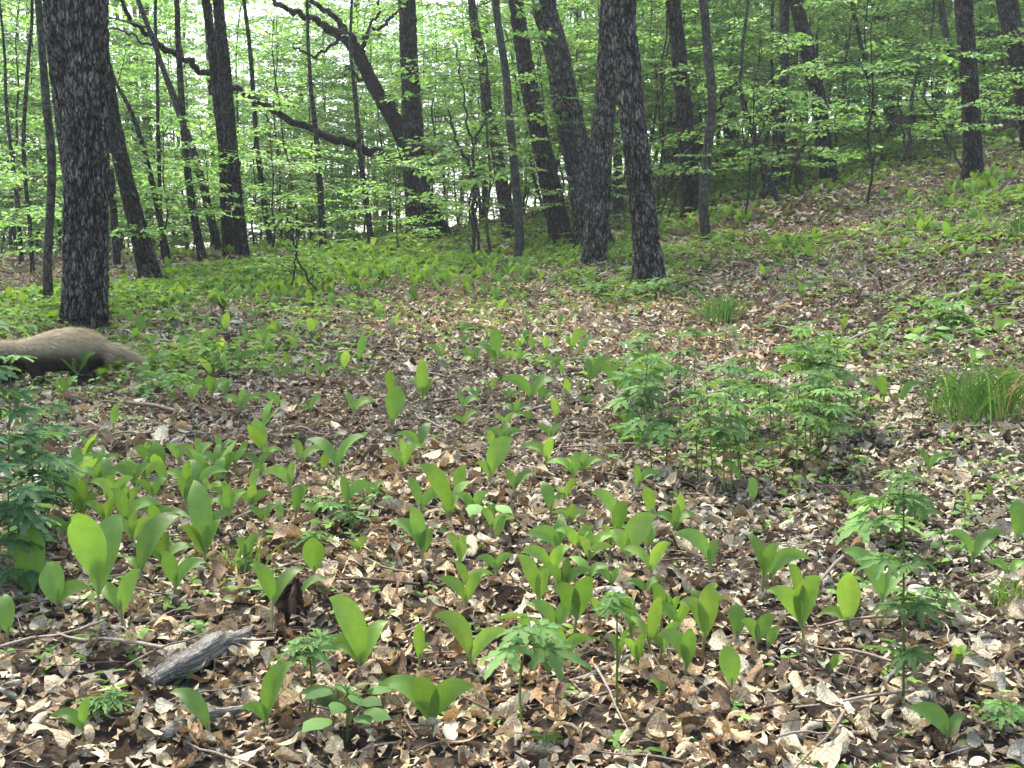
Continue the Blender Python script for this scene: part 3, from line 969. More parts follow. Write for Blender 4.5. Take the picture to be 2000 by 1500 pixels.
while ns < 298 and tries < 9000:
    tries += 1
    y = random.uniform(9.5, 34)
    x = random.uniform(-1, 1) * y * .53
    px = 1000 + x / y * FPX
    if y < 9.8 + (1.2 if px > 700 else 0):
        continue
    if px > 1330 and y < 14 and random.random() < .8:
        continue
    if any((x - a) ** 2 + (y - b) ** 2 < .35 for a, b in sp_pts):
        continue
    if y < 12.5:
        k = random.choice([0, 0, 1, 1, 2])
        if random.random() < .5: continue
    elif y < 16:
        k = random.choice([1, 2, 2, 3, 7])
        if random.random() < .2: continue
    elif y < 23:
        k = random.choice([3, 4, 4, 5, 7])
        if px < 1000 and random.random() < .25: continue
    else:
        k = random.choice([4, 5, 6, 6])
        if px < 1000 and random.random() < .3: continue
    if 200 < px < 820 and y < 18 and k > 1:
        k = random.choice([0, 1, 1])
    if px > 1330 and y < 17.5 and k > 1:
        k = random.choice([0, 0, 1, 2])
    rp_ = (.2, .35, .6, .8, 1.0, 1.3, 1.6, .8)[k] * FPX / y
    if any(abs(px - a) < w * .5 + rp_ * .75 and y < Y_ - .3 for a, Y_, w in TRUNKS):
        if random.random() < .6 or y < 12.5: continue
        k = 0
    sp_pts.append((x, y))
    o = place_sapling(x, y, k, random.uniform(.85, 1.25), "sapling")
    SAPS.append((o, ["knee-high", "low", "man-high", "tall", "tall", "very tall", "very tall", "bushy"][k], px, y))
    ns += 1
ORD0 = ["nearest", "second nearest", "third nearest", "fourth nearest", "fifth nearest", "sixth nearest", "seventh nearest", "eighth nearest", "ninth nearest", "tenth nearest", "eleventh nearest", "twelfth nearest", "thirteenth nearest", "fourteenth nearest", "fifteenth nearest"]
gr = {}
for o, d, px, y in SAPS:
    lm = min(LMT, key=lambda l: abs(l[0] - px))
    side = "" if "edge" in lm[1] else ("right of " if px > lm[0] else "left of ")
    gr.setdefault((d, side or "by ", lm[1], "distant" if y > 23 else "near" if y < 13 else "mid-distance"), []).append((y, o))
for (d, side, lm, dep), l in gr.items():
    l.sort(key=lambda q: q[0])
    for k, (y, o) in enumerate(l):
        o["label"] = (f"{ORD0[min(k, 14)]} " if len(l) > 1 else "") + f"{d} {dep} leafy sapling {side}{lm}"

# distant wood beyond: one mass
fb = Buf()
n = 150000
x = rng.uniform(-1, 1, n); y = rng.uniform(30, 75, n)
x = x * y * .62
z0 = terrain0(x, y)
h = rng.uniform(0, 1, n)
z = z0 + h * 17
cl = fbm(np.stack([x * .28, y * .28, z * .42], 1), 3, 5)
keep = (cl > .475 + .17 * (x < 0) + .14 * (np.abs(x - 1) < 1) + .05 * (x > 2) - .12 * (x > 4) * (h < .35)) & (rng.random(n) < np.where((x > 2) & (h > .45), .4, .9))
x, y, z, cl = x[keep], y[keep], z[keep], cl[keep]; n = len(x)
a = rng.uniform(0, 6.28, n)
D = np.stack([np.cos(a), np.sin(a), rng.normal(-.1, .25, n)], 1)
Nn = np.stack([rng.normal(0, .4, n), rng.normal(0, .4, n), np.ones(n)], 1)
s = rng.uniform(.18, .42, n)
c = green[rng.integers(0, len(green), n)] * np.exp(rng.normal(0.05, .2, (n, 1)))
scatter(LEAF6[0], LEAF6[1], np.stack([x, y, z], 1), frames(D, Nn), np.stack([s, s, s], 1), c, fb)
o = mobj("distant_wood", fb.mesh("distant_wood", M_TREELEAF, smooth=False))
kind(o, "stuff", "hazy light green foliage of the wood beyond the nearer trunks")
o["category"] = "woods"
tb = Buf()
for k in range(110):
    y = random.uniform(24, 60); x = random.uniform(-1, 1) * y * .55
    z = T(x, y); r = random.uniform(.05, .16); ln = random.uniform(-.12, .12)
    H = random.uniform(9, 15)
    tube(catmull([[x, y, z - .3], [x + ln * H * .4, y, z + H * .4], [x + ln * H, y, z + H]], 9), np.linspace(r, r * .5, 9), 7, tb)
o = mobj("distant_trunks", tb.mesh("distant_trunks", M_BARK))
kind(o, "stuff", "thin grey trunks of the far wood merging behind the leaves")
o["category"] = "woods"
#@@PLANTS
# ------------------------------------------------------------------ naming by landmark
LM = [(110, 690, "the tan animal"), (385, 1310, "the weathered wood chunk"), (1150, 1345, "the pale stick"), (568, 1165, "the dark stub"),
      (1765, 1230, "the tall herb at lower right"), (1020, 1330, "the tall herb at bottom centre"), (1905, 780, "the large grass tuft"),
      (1412, 610, "the dark grass tuft"), (1450, 840, "the dense herb patch"), (360, 825, "the dark fallen stick"), (60, 950, "the bluish herbs at the left edge"),
      (165, 600, "the thick left oak"), (1220, 540, "the crossing oak pair"), (640, 780, "the curled tan leaves left of centre"), (965, 900, "the big upright leaf at centre"),
      (980, 690, "the lily clump at middle"), (1000, 1470, "the bottom edge"), (1850, 1440, "the bottom right corner"), (200, 1430, "the bottom left corner"),
      (1960, 1100, "the right edge"), (190, 1110, "the large lily pair at left"), (700, 1280, "the arching lily pair left of bottom centre"), (1420, 1250, "the lily stand below centre right"),
      (1250, 1080, "the lily stand right of centre"), (430, 960, "the lily stand left of centre"), (1620, 650, "the bare slope litter at right"), (1900, 520, "the green slope at right edge")]
ORD = ["closest", "second closest", "third closest", "fourth closest", "fifth closest", "sixth closest", "seventh closest", "eighth closest",
       "ninth closest", "tenth closest", "eleventh closest", "twelfth closest", "thirteenth closest", "fourteenth closest", "fifteenth closest", "sixteenth closest"]
PEND = []
def later(o, desc, px, py, lms=LM):
    best = min(lms, key=lambda l: (l[0] - px) ** 2 + ((l[1] - py) * 1.2) ** 2)
    dx, dy = px - best[0], py - best[1]
    where = ("right of" if dx > 0 else "left of") if abs(dx) > abs(dy) * 1.1 else ("in front of" if dy > 0 else "behind")
    if "edge" in best[2] or "corner" in best[2]:
        where = "near"
    PEND.append((o, desc, where, best[2], math.hypot(dx, dy)))
def settle():
    gr = {}
    for p in PEND:
        gr.setdefault((p[1], p[2], p[3]), []).append(p)
    for (desc, where, lm), l in gr.items():
        l.sort(key=lambda p: p[4])
        for k, p in enumerate(l):
            base = f"{desc} {where} {lm}"
            if len(l) > 1:
                base = f"{ORD[k] if k < len(ORD) else 'farther'} {base}"
            p[0]["label"] = base
    PEND.clear()

# ------------------------------------------------------------------ lily of the valley shoots
lilyc = np.array([[.13, .25, .04], [.11, .22, .036], [.155, .28, .045], [.12, .235, .048], [.175, .295, .055]])
STEMC = np.array([.26, .27, .12])
def blade(P0, P2, W, nref, buf, tint, up=.55, nl=10, nw=6, fold=.45, tipcurl=0.0, rnd=None):
    P0 = np.asarray(P0, float); P2 = np.asarray(P2, float)
    Ln = np.linalg.norm(P2 - P0)
    dv = P2 - P0
    P1 = P0 + dv * np.array([.28, .28, .72]) + np.array([0, 0, 1.0]) * Ln * up * .34
    t = np.linspace(0, 1, nl + 1)[:, None]
    C = (1 - t) ** 2 * P0 + 2 * t * (1 - t) * P1 + t * t * P2
    Tn = norm(np.gradient(C, axis=0))
    S = norm(np.cross(Tn, np.asarray(nref, float)[None]))
    Nn = np.cross(S, Tn)
    tt = t[:, 0]
    prof = (tt + .01) ** .95 * np.clip(1 - tt, 0, 1) ** 1.15
    prof = prof / prof.max()
    w = W * prof + .0012
    s = np.linspace(-1, 1, nw + 1)
    ph = (P0[0] * 37.1) % 6
    wav = .05 * W * np.sin(tt * 7 + ph)
    f = fold * (1.15 - tt) ** 1.2
    off = (np.abs(s)[None] ** 1.5 * w[:, None]) * f[:, None] + wav[:, None] * s[None]
    V = C[:, None] + S[:, None] * (w[:, None] * s[None] * np.sqrt(np.clip(1 - f[:, None] ** 2 * .5, .3, 1)))[..., None] + Nn[:, None] * off[..., None]
    k = nw + 1
    i = (np.arange(nl) * k)[:, None]; j = np.arange(nw)[None]
    F = np.stack([i + j, i + k + j, i + k + j + 1, i + j + 1], 2).reshape(-1, 4)
    c = np.repeat(np.asarray(tint)[None], (nl + 1) * k, 0).reshape(nl + 1, k, 3)
    c = c * (1 + .25 * (1 - tt) ** 3)[:, None, None] * np.array([1.1, 1.05, .9]) 
    buf.add(V.reshape(-1, 3), F, tint=c.reshape(-1, 3), across=np.tile(s, nl + 1))

G_LILY = "broad-leaved lily shoots rising from the leaf litter"
lily_px = []
def lily(bx, by, tips, wf=.162):
    """tips: (px, py[, width factor]) of each leaf"""
    rnd = np.random.default_rng(int(bx * 31 + by * 7))
    h = hit(bx, by)
    Y = h[1]
    n = len(tips)
    r = thing("lily_shoot", "lily", "plant", h, G_LILY)
    ymin = min(t[1] for t in tips)
    jy = by - (by - max(t[1] for t in tips)) * (.46 if n > 1 else .3) - 4
    jy = min(jy, by - 6)
    J = at(bx, jy, Y)
    sb = Buf()
    base = h - np.array([0, 0, .02])
    rr = .0028 * (Y / 2.6) ** .4
    tube(catmull([base, (base + J) / 2 + rnd.normal(0, .003, 3), J, J + np.array([0, 0, .015])], 7), np.linspace(rr * 1.4, rr, 7), 6, sb, tint=STEMC)
    so = mobj("stem", sb.mesh("stem", M_LILY, h), r)
    col = lilyc[rnd.integers(len(lilyc))]
    for k, tp in enumerate(tips):
        dy = rnd.uniform(-.35, .35) * (by - tp[1]) / FPX * Y
        P2 = at(tp[0], tp[1], Y + dy)
        f = tp[2] if len(tp) > 2 else 1.0
        Ln = np.linalg.norm(P2 - J)
        side = abs(tp[0] - bx) / max(1.0, by - tp[1])
        b = Buf()
        nr = np.array([rnd.normal(0, .35) + (.4 if tp[0] < bx else -.4) * side, -1.0 + rnd.uniform(-.1, .25), rnd.uniform(.1, .9)])
        if f >= 1.25:
            nr = np.array([0, -1.0, .35])
        st = J if k == 0 else J + (base - J) * rnd.uniform(0, .25)
        blade(st, P2, Ln * wf * f * rnd.uniform(.9, 1.12), nr, b, col * math.exp(rnd.normal(0, .1)), up=min(1.5, .25 + side * .95),
              fold=rnd.uniform(.25, .6))
        mobj("leaf", b.mesh("leaf", M_LILY, h), r)
    wd = {1: "single-leaved", 2: "two-leaved", 3: "three-leaved"}.get(n, "many-leaved")
    sz = "large" if by - ymin > 150 else "small" if by - ymin < 55 else "upright" if by - ymin > 1.2 * (max(t[0] for t in tips) - min(t[0] for t in tips)) else "spreading"
    later(r, f"{sz} {wd} lily shoot", bx, by)
    lily_px.append((bx, by))
    return r

HERO = [
 (192, 1250, [(138, 1008, 1.3), (238, 1003, 1.25)]), (62, 1185, [(62, 1026, 1.3), (2, 1135, 1.1)]), (112, 1215, [(92, 1098, 1.6), (178, 1150, 1.2)]),
 (236, 1245, [(178, 1142), (274, 1112, 1.1)]), (275, 1150, [(352, 1005, 1.1), (245, 1090)]), (342, 1195, [(312, 1080), (402, 1098, .9)]),
 (400, 1130, [(378, 938, .9), (432, 1015), (352, 1030)]), (15, 1275, [(8, 1160, 1.4)]), (533, 1245, [(488, 1103, 1.1), (596, 1108, .8)]),
 (614, 1150, [(615, 1050, 1.7)]), (408, 1462, [(332, 1352, .9)]), (522, 1440, [(572, 1297, 1.1), (470, 1385)]), (706, 1330, [(642, 1168, 1.0), (757, 1213, 1.1), (622, 1262)]),
 (845, 1458, [(928, 1345, 1.3), (738, 1338, 1.2), (806, 1328, 1.3)]), (162, 1458, [(98, 1398), (176, 1368, 1.1)]), (918, 1332, [(848, 1203, 1.0), (1000, 1236, .9)]),
 (820, 1326, [(818, 1218, .9)]), (825, 1122, [(760, 1020, .9), (848, 1035, 1.3), (800, 990)]), (898, 1132, [(874, 1046, 1.1), (914, 1048, 1.2)]),
 (968, 1140, [(930, 1090), (1003, 1084)]), (1090, 1102, [(1028, 1045, 1.3), (1096, 1010, 1.2)]), (1202, 1040, [(1155, 962, 1.2)]),
 (1226, 1135, [(1190, 1036, 1.3), (1282, 1008, 1.3)]), (1148, 1160, [(1112, 1088, 1.1), (1190, 1105)]), (1052, 1222, [(1010, 1084, .9), (1074, 1112)]),
 (1126, 1265, [(1078, 1148, 1.3), (1160, 1130, 1.1)]), (1232, 1290, [(1200, 1163, .9), (1240, 1178)]), (1268, 1312, [(1290, 1165, .9), (1225, 1205, .9)]),
 (1340, 1345, [(1284, 1240, 1.1), (1352, 1228, 1.1)]), (1376, 1292, [(1326, 1178, 1.1), (1402, 1142)]), (1430, 1378, [(1412, 1262, 1.5)]),
 (1440, 1278, [(1436, 1176, 1.5)]), (1479, 1292, [(1448, 1212, 1.3), (1516, 1203, 1.3)]), (1491, 1182, [(1458, 1043, 1.0), (1522, 1062, .9)]),
 (1503, 1152, [(1582, 1092, 1.0)]), (1566, 1282, [(1498, 1153, 1.1), (1603, 1128, 1.1), (1560, 1140)]), (1386, 1145, [(1314, 1045, .9), (1400, 1052, 1.2)]),
 (1722, 1232, [(1643, 1073, 1.1), (1792, 1108, .9)]), (1657, 1242, [(1656, 1118, 1.2), (1598, 1200)]), (1900, 1135, [(1852, 1042, .8), (1964, 1040, .8)]),
 (1970, 1150, [(1928, 1098), (2004, 1098, 1.1)]), (1987, 1092, [(1985, 974, 1.3)]), (1850, 1478, [(1774, 1384, 1.3), (1884, 1398, 1.2)]),
 (1062, 1475, [(1030, 1432, 1.2), (1100, 1440)]), (958, 955, [(1003, 858, 1.4), (928, 905)]), (880, 1032, [(812, 912, .9), (852, 985), (920, 940)]),
 (1005, 988, [(984, 918, 1.2), (1046, 925, 1)]), (656, 962, [(598, 858, .9), (717, 850, .8)]), (820, 902, [(770, 850, .8), (842, 826, 1)]),
 (768, 852, [(784, 754, 1.7), (755, 800, 1.2)]), (763, 792, [(760, 722, 1.4)]), (826, 802, [(800, 738), (850, 745), (825, 700)]), (700, 722, [(716, 657, 1.2), (690, 690)]),
 (968, 732, [(966, 638, 1.2), (930, 678, 1.2)]), (1012, 702, [(1010, 660)]), (1040, 700, [(1036, 658, 1.2)]), (1066, 698, [(1064, 656, 1.6)]),
 (1116, 712, [(1098, 655, 1.2), (1142, 642, .9)]), (1130, 705, [(1166, 665)]), (1152, 775, [(1143, 698), (1200, 700, .8)]), (1202, 790, [(1165, 712, .9), (1240, 725)]),
 (1036, 812, [(978, 742, .9), (1088, 742, 1)]), (1060, 800, [(1040, 735), (1085, 765, 1.2)]), (606, 822, [(580, 792, .8), (630, 770, 1)]), (545, 812, [(512, 772, 1.2), (560, 780)]),
 (503, 800, [(498, 765, 1.5)]), (216, 960, [(192, 905, 1.1), (242, 912, 1.2)]), (290, 935, [(258, 875), (308, 880, 1.1)]), (350, 935, [(322, 868), (362, 868)]),
 (388, 905, [(384, 855, 1.2)]), (432, 905, [(418, 850, 1.1), (462, 862)]), (470, 915, [(485, 862, 1.1)]), (158, 1045, [(118, 922, .9), (172, 935, 1.1), (195, 965)]),
 (508, 955, [(492, 905, 1.2), (522, 905, 1.1)]), (366, 1030, [(345, 935, .9), (372, 930, .9)]), (448, 1040, [(410, 975), (480, 960, .7), (450, 945)]),
 (1446, 965, [(1408, 905, .8)]), (1470, 1005, [(1470, 932, 1.3)]), (1326, 1037, [(1328, 962, 1.1), (1350, 1000)]), (1645, 668, [(1632, 620, 1), (1657, 614, .9)]),
 (1808, 620, [(1818, 580, 1.2)]), (1724, 680, [(1698, 650, .9), (1752, 648, .9), (1722, 655)]), (1862, 670, [(1846, 640), (1868, 636, 1.3)]),
 (150, 765, [(102, 692, 1.2), (186, 690, 1.3), (140, 700)]), (245, 735, [(228, 690, 1.2), (268, 690, 1.4)]), (130, 790, [(112, 742, 1.3), (152, 735)]),
 (1102, 1000, [(1085, 955, 1), (1132, 938, .8)]), (405, 720, [(398, 655, .9), (425, 680)]), (440, 740, [(432, 690, 1.2), (452, 705)]), (515, 705, [(500, 682, 1), (530, 672, 1.1)]),
 (375, 805, [(360, 760, 1.2), (395, 752, 1.1)]), (440, 800, [(425, 748, 1.2), (448, 745, 1)]), (335, 800, [(320, 760), (345, 765)]), (1760, 800, [(1740, 772), (1800, 748, 1)]),
 (1505, 790, [(1490, 750), (1525, 755)]), (1895, 470, [(1880, 440), (1915, 435)]), (1660, 1010, [(1640, 960, 1), (1690, 962, .9)]), (1800, 1040, [(1790, 985), (1830, 1000)]),
 (1935, 985, [(1930, 945, 1.2)]), (1890, 1010, [(1885, 960), (1905, 980)]), (1870, 1330, [(1860, 1262, .8), (1888, 1260)]), (1260, 1180, [(1220, 1140), (1300, 1130)]),
 (1170, 1240, [(1150, 1170, .8), (1200, 1160, .8)]), (1290, 1380, [(1270, 1330), (1310, 1320)]), (585, 1200, [(640, 1130, .7)]), (700, 1100, [(680, 1060), (720, 1050)]),
 (480, 1130, [(460, 1050, .9), (510, 1045)]), (300, 1060, [(270, 985, 1), (330, 990, 1.1)]), (250, 1020, [(235, 945, 1), (275, 955, 1)]), (95, 1030, [(85, 960, 1), (120, 965, 1)]),
 (585, 1000, [(570, 955), (605, 950, .8)]), (930, 800, [(900, 760, .9), (945, 755)]), (905, 850, [(880, 815), (935, 805)]), (1210, 870, [(1190, 830), (1235, 835)]),
 (985, 850, [(965, 815), (1015, 812)]), (730, 990, [(705, 950), (750, 940)]), (1500, 1290, [(1525, 1225, 1.1)]), (1310, 1240, [(1300, 1160, .9), (1330, 1165)]),
 (1245, 1330, [(1215, 1250, .8), (1262, 1240, .8)]), (1210, 1320, [(1190, 1240, .8), (1225, 1230, .8)]), (1620, 1330, [(1600, 1290), (1650, 1285)]),
]
for b in HERO:
    lily(*b)
# more shoots by local density
dens = [(430, 1000, 170, 22), (250, 1000, 130, 16), (330, 960, 200, 46), (430, 700, 160, 45), (1000, 700, 220, 26), (1080, 860, 260, 26), (870, 980, 200, 16), (1250, 1150, 280, 26), (1700, 700, 240, 14),
        (1850, 520, 180, 26), (250, 1080, 180, 14), (1500, 1150, 220, 10), (1600, 500, 160, 10), (700, 620, 250, 22), (250, 640, 120, 14)]
rr_ = np.random.default_rng(5)
for (cx, cy, rd, cnt) in dens:
    c = 0
    while c < cnt and len(lily_px) < 298:
        px = cx + rr_.normal(0, rd * .6); py = cy + rr_.normal(0, rd * .32)
        c += 1
        if not (20 < px < 1990 and 585 < py < 1440):
            if not (px > 1500 and py > 440):
                continue
        if any((px - a) ** 2 + ((py - b_) * 1.6) ** 2 < 22 ** 2 for a, b_ in lily_px):
            continue
        hh = hit(px, py)
        H = .115 * rr_.uniform(.6, 1.2) * FPX / hh[1]
        v = rr_.integers(0, 5)
        sg = rr_.choice([-1, 1])
        tips = [[(px + sg * H * .2, py - H, 1.2)],
                [(px - H * .55, py - H * .85), (px + H * .4, py - H * .95)],
                [(px - H * .3, py - H), (px + H * .7, py - H * .7)],
                [(px - H * .6, py - H * .7), (px + H * .6, py - H * .7), (px + H * .1, py - H)],
                [(px + sg * H * .75, py - H * .75), (px - sg * .15 * H, py - H * 1.05, 1.1)]][v]
        lily(px, py, tips)

# ------------------------------------------------------------------ herbs with divided leaves
def palm_template(nlobe=5, spread=105, teeth=3, wl=.115):
    V, F = [], []
    for k in range(nlobe):
        a = math.radians(-spread + 2 * spread * k / (nlobe - 1))
        ln = 1.0 - .38 * abs(k - (nlobe - 1) / 2) / ((nlobe - 1) / 2)
        nl = 7
        b0 = len(V)
        for q in range(nl + 1):
            t = q / nl
            w = wl * (math.sin(math.pi * min(1, t * .93 + .07) ** .9) ** .7) * (1.35 if (q % 2 == 0 and 1 < q < nl) else .72) * (.35 if q == 0 else 1)
            if q == nl: w = .004
            for s in (-1, 0, 1):
                x = t * ln - (.03 if s == 0 else -.05 * (q % 2 == 0)); y = s * w * 1.25
                V.append([x * math.cos(a) - y * math.sin(a), x * math.sin(a) + y * math.cos(a), -.22 * t * t + (.035 if s else 0)])
        for q in range(nl):
            for s in range(2):
                i = b0 + q * 3 + s
                F.append([i, i + 3, i + 4, i + 1])
    return np.array(V), np.array(F)
PALM5 = palm_template()
PALM7 = palm_template(7, 125, 3, .085)
OVAL = leaf_grid(8, 4, lambda t: .01 + .33 * np.sin(np.pi * t ** .75) ** 1.15 * (1 + .12 * np.sign(np.sin(t * 44))), curl=-.7, roll=-.8)
OVAL = (OVAL[0] + np.array([.5, 0, 0]), OVAL[1])

herbc = np.array([[.10, .20, .055], [.125, .24, .07], [.085, .17, .05], [.15, .265, .085]])
darkc = np.array([[.07, .15, .055], [.09, .185, .075], [.125, .235, .11]])
G_HERB = "upright herbs with divided leaves"
def herb(bx, by, ty, tiers, lp, tmpl=PALM5, pal=herbc, Y=None, lean=0, desc="upright herb with divided leaves", name="divided_leaf_herb", nleaf=4, group=G_HERB, lms=LM, final=None):
    """tiers: fractions of the stem height that carry a whorl; lp: leaf length in pixels"""
    rnd = np.random.default_rng(int(bx * 13 + by * 5 + ty))
    if Y is None:
        h = hit(bx, by); Y = h[1]
    else:
        p = at(bx, by, Y); h = np.array([p[0], Y, T(p[0], Y)])
    k = Y / FPX
    top = at(bx + lean, ty, Y)
    r = thing(name, "herb", "plant", h, group)
    C = catmull([h - np.array([0, 0, .02]), (h + top) / 2 + rnd.normal(0, .006, 3), top], 12)
    b = Buf()
    tube(C, np.linspace(.0028, .0014, 12), 6, b, tint=pal[0] * np.array([1.5, 1.15, .9]))
    mobj("stem", b.mesh("stem", M_HERB, h), r)
    for ti, f in enumerate(tiers):
        p0 = C[min(11, int(f * 11))]
        a0 = rnd.uniform(0, 6.28)
        nlf = nleaf if f < .97 else max(2, nleaf - 1)
        for q in range(nlf):
            a = a0 + q * 2 * math.pi / nlf + rnd.uniform(-.4, .4)
            b = Buf()
            s = lp * k * rnd.uniform(.75, 1.15) * (1 if f < .95 else .8)
            d = np.array([math.cos(a), math.sin(a), rnd.uniform(.1, .55)])
            p1 = p0 + norm(d) * s * rnd.uniform(.35, .7)
            tube(catmull([p0, (p0 + p1) / 2 + np.array([0, 0, .01]), p1], 4), np.linspace(.0014, .0009, 4), 4, b, tint=pal[0] * 1.2, cap=False)
            d2 = np.array([[math.cos(a), math.sin(a), rnd.uniform(-.45, .12)]])
            nr = np.array([[rnd.normal(0, .28), rnd.normal(-.15, .28), 1.0]])
            scatter(tmpl[0], tmpl[1], p1[None], frames(d2, nr), np.array([[s, s, s]]), pal[rnd.integers(len(pal))][None] * math.exp(rnd.normal(0, .12)), b)
            mobj("leaf", b.mesh("leaf", M_HERB, h), r)
    if final:
        r["label"] = final
    else:
        later(r, desc, bx, by, lms)
    return r

herb(1765, 1400, 935, (.28, .5, .66, .93, 1.0), 62, PALM7, herbc * .75, nleaf=4, final="tallest divided-leaf herb with three tiers of leaves, at the lower right")
herb(1022, 1462, 1232, (.78, 1.0), 92, PALM5, herbc * 1.0, nleaf=4, lean=14, final="tall herb with one drooping whorl of divided leaves at bottom centre")
herb(1205, 1428, 1168, (.95, 1.0), 46, PALM7, herbc, nleaf=3, final="thin-stemmed herb with feathery leaves over the lily stand right of centre")
herb(600, 1420, 1262, (.93, 1.0), 55, PALM7, herbc * .95, nleaf=5, final="herb with a flat star of pale leaves between the wood chunk and arching lilies")
herb(205, 1425, 1370, (.9, 1.0), 44, PALM7, herbc, nleaf=5, final="low herb with a pale star of leaves near the bottom left corner")
herb(678, 1462, 1350, (.6, .9, 1.0), 72, OVAL, herbc * .85, nleaf=5, name="broadleaf_herb", group=None, final="bushy dark green broad-leaved herb at the bottom edge left of centre")
herb(945, 1035, 985, (.95,), 62, OVAL, herbc * 1.5, nleaf=4, name="broadleaf_herb", group=None, final="pale seedling with two broad horizontal leaves below the big upright leaf")
herb(1265, 925, 665, (.45, .7, .9, 1.0), 45, PALM5, herbc, nleaf=3, desc="tall pale divided-leaf herb")
herb(1725, 1080, 985, (.6, 1.0), 75, PALM5, herbc * 1.1, nleaf=4, desc="pale divided-leaf herb")
herb(1830, 1230, 1160, (.8, 1.0), 50, PALM5, herbc, nleaf=4, desc="low divided-leaf herb")
herb(1960, 1450, 1380, (.7, 1.0), 45, PALM5, herbc, nleaf=4, desc="low divided-leaf herb")
herb(1420, 690, 640, (.8, 1.0), 30, OVAL, herbc * 1.1, nleaf=5, name="broadleaf_herb", desc="pale broad-leaved seedling", group=None)
herb(1520, 650, 622, (.8, 1.0), 22, OVAL, herbc * 1.1, nleaf=4, name="broadleaf_herb", desc="pale broad-leaved seedling", group=None)
# bluish dense herbs at the left edge, nearer the lens
for q, (bx, by, ty, Y) in enumerate([(22, 1230, 700, 2.75), (60, 1260, 860, 2.7), (-15, 1260, 640, 2.65), (95, 1235, 905, 2.85), (38, 1300, 960, 2.5), (-30, 1300, 860, 2.5), (82, 1200, 800, 3.0)]):
    herb(bx, by, ty, (.35, .55, .75, .9, 1.0), 52, PALM7 if q % 2 else PALM5, darkc, Y=Y, nleaf=4,
         final=None, desc="dark bluish-green bushy herb", lms=[(40, 950 + 0 * q, "the left edge beside the large lilies")])
# dense patch right of centre
rp = np.random.default_rng(77)
for q in range(42):
    bx = rp.uniform(1215, 1680); by = rp.uniform(815, 985) - abs(bx - 1450) * .12
    hgt = rp.uniform(115, 210) * (1.0 if 1300 < bx < 1640 else .75)
    herb(bx, by, by - hgt, (.72, .88, 1.0) if q % 2 else (.85, 1.0), rp.uniform(30, 46), PALM5 if q % 3 else PALM7, herbc * rp.uniform(.8, 1.1), nleaf=3,
         lean=rp.normal(0, 8), desc=["pale", "mid-green", "slender", "leafy"][q % 4] + " divided-leaf herb",
         lms=[(1260, 900, "the left side of the dense patch"), (1370, 930, "the front of the dense patch left half"), (1520, 930, "the front of the dense patch right half"),
              (1400, 820, "the back of the dense patch left half"), (1540, 820, "the back of the dense patch right half"), (1650, 880, "the right side of the dense patch")])
for q in range(34):
    bx, by, s = [(rp.uniform(230, 480), rp.uniform(730, 800), 1), (rp.uniform(1680, 1900), rp.uniform(650, 760), 1), (rp.uniform(600, 760), rp.uniform(980, 1100), 1),
              (rp.uniform(1640, 1960), rp.uniform(1000, 1240), 1), (rp.uniform(1120, 1300), rp.uniform(560, 640), 1)][q % 5]
    herb(bx, by, by - rp.uniform(25, 60), (.7, 1.0), rp.uniform(20, 34), [PALM5, OVAL][q % 2], herbc * rp.uniform(1., 1.25), nleaf=4,
         desc=["low divided-leaf", "low broad-leaved"][q % 2] + " pale herb", name=["divided_leaf_herb", "broadleaf_herb"][q % 2], group="low pale herbs among the litter")

# ------------------------------------------------------------------ grass tufts
def grass(bx, by, h, w, n, final, c=(.07, .16, .04)):
    hh = hit(bx, by); Y = hh[1]; k = Y / FPX
    rnd = np.random.default_rng(int(bx))
    b = Buf()
    for q in range(n):
        p0 = hh + np.array([rnd.normal(0, w * k * .42), rnd.normal(0, w * k * .4), -.01])
        a = rnd.uniform(0, 6.28); L_ = h * k * rnd.uniform(.55, 1.15); o_ = rnd.uniform(.05, .95) ** 1.3 * L_
        p2 = p0 + np.array([math.cos(a) * o_, math.sin(a) * o_, L_ * rnd.uniform(.7, 1)])
        blade(p0, p2, .0016 * (Y / 4) ** .5, (math.cos(a + 1.5), math.sin(a + 1.5), .3), b, (np.array(c) if rnd.random() > .05 else np.array([.3, .26, .13])) * math.exp(rnd.normal(0, .3)), up=rnd.uniform(.3, .9), nl=5, nw=2, fold=.2)
    A = b.A.pop('across', None)
    o = mobj("grass_tuft", b.mesh("grass_tuft", M_GRASS, hh))
    o.location = tuple(hh)
    tag(o, final, "grass")
grass(1908, 830, 120, 120, 260, "large soft grass tuft near the right edge at mid height")
grass(1412, 635, 62, 46, 150, "small dark grass tuft behind the dense herb patch")
grass(1985, 1190, 70, 50, 60, "thin grass tuft at the right edge beside lilies", (.12, .22, .06))
grass(470, 1120, 80, 50, 50, "loose grass tuft left of the single round lily leaf", (.12, .22, .06))
grass(1990, 470, 60, 60, 120, "dark grass tuft on the slope at the right edge")

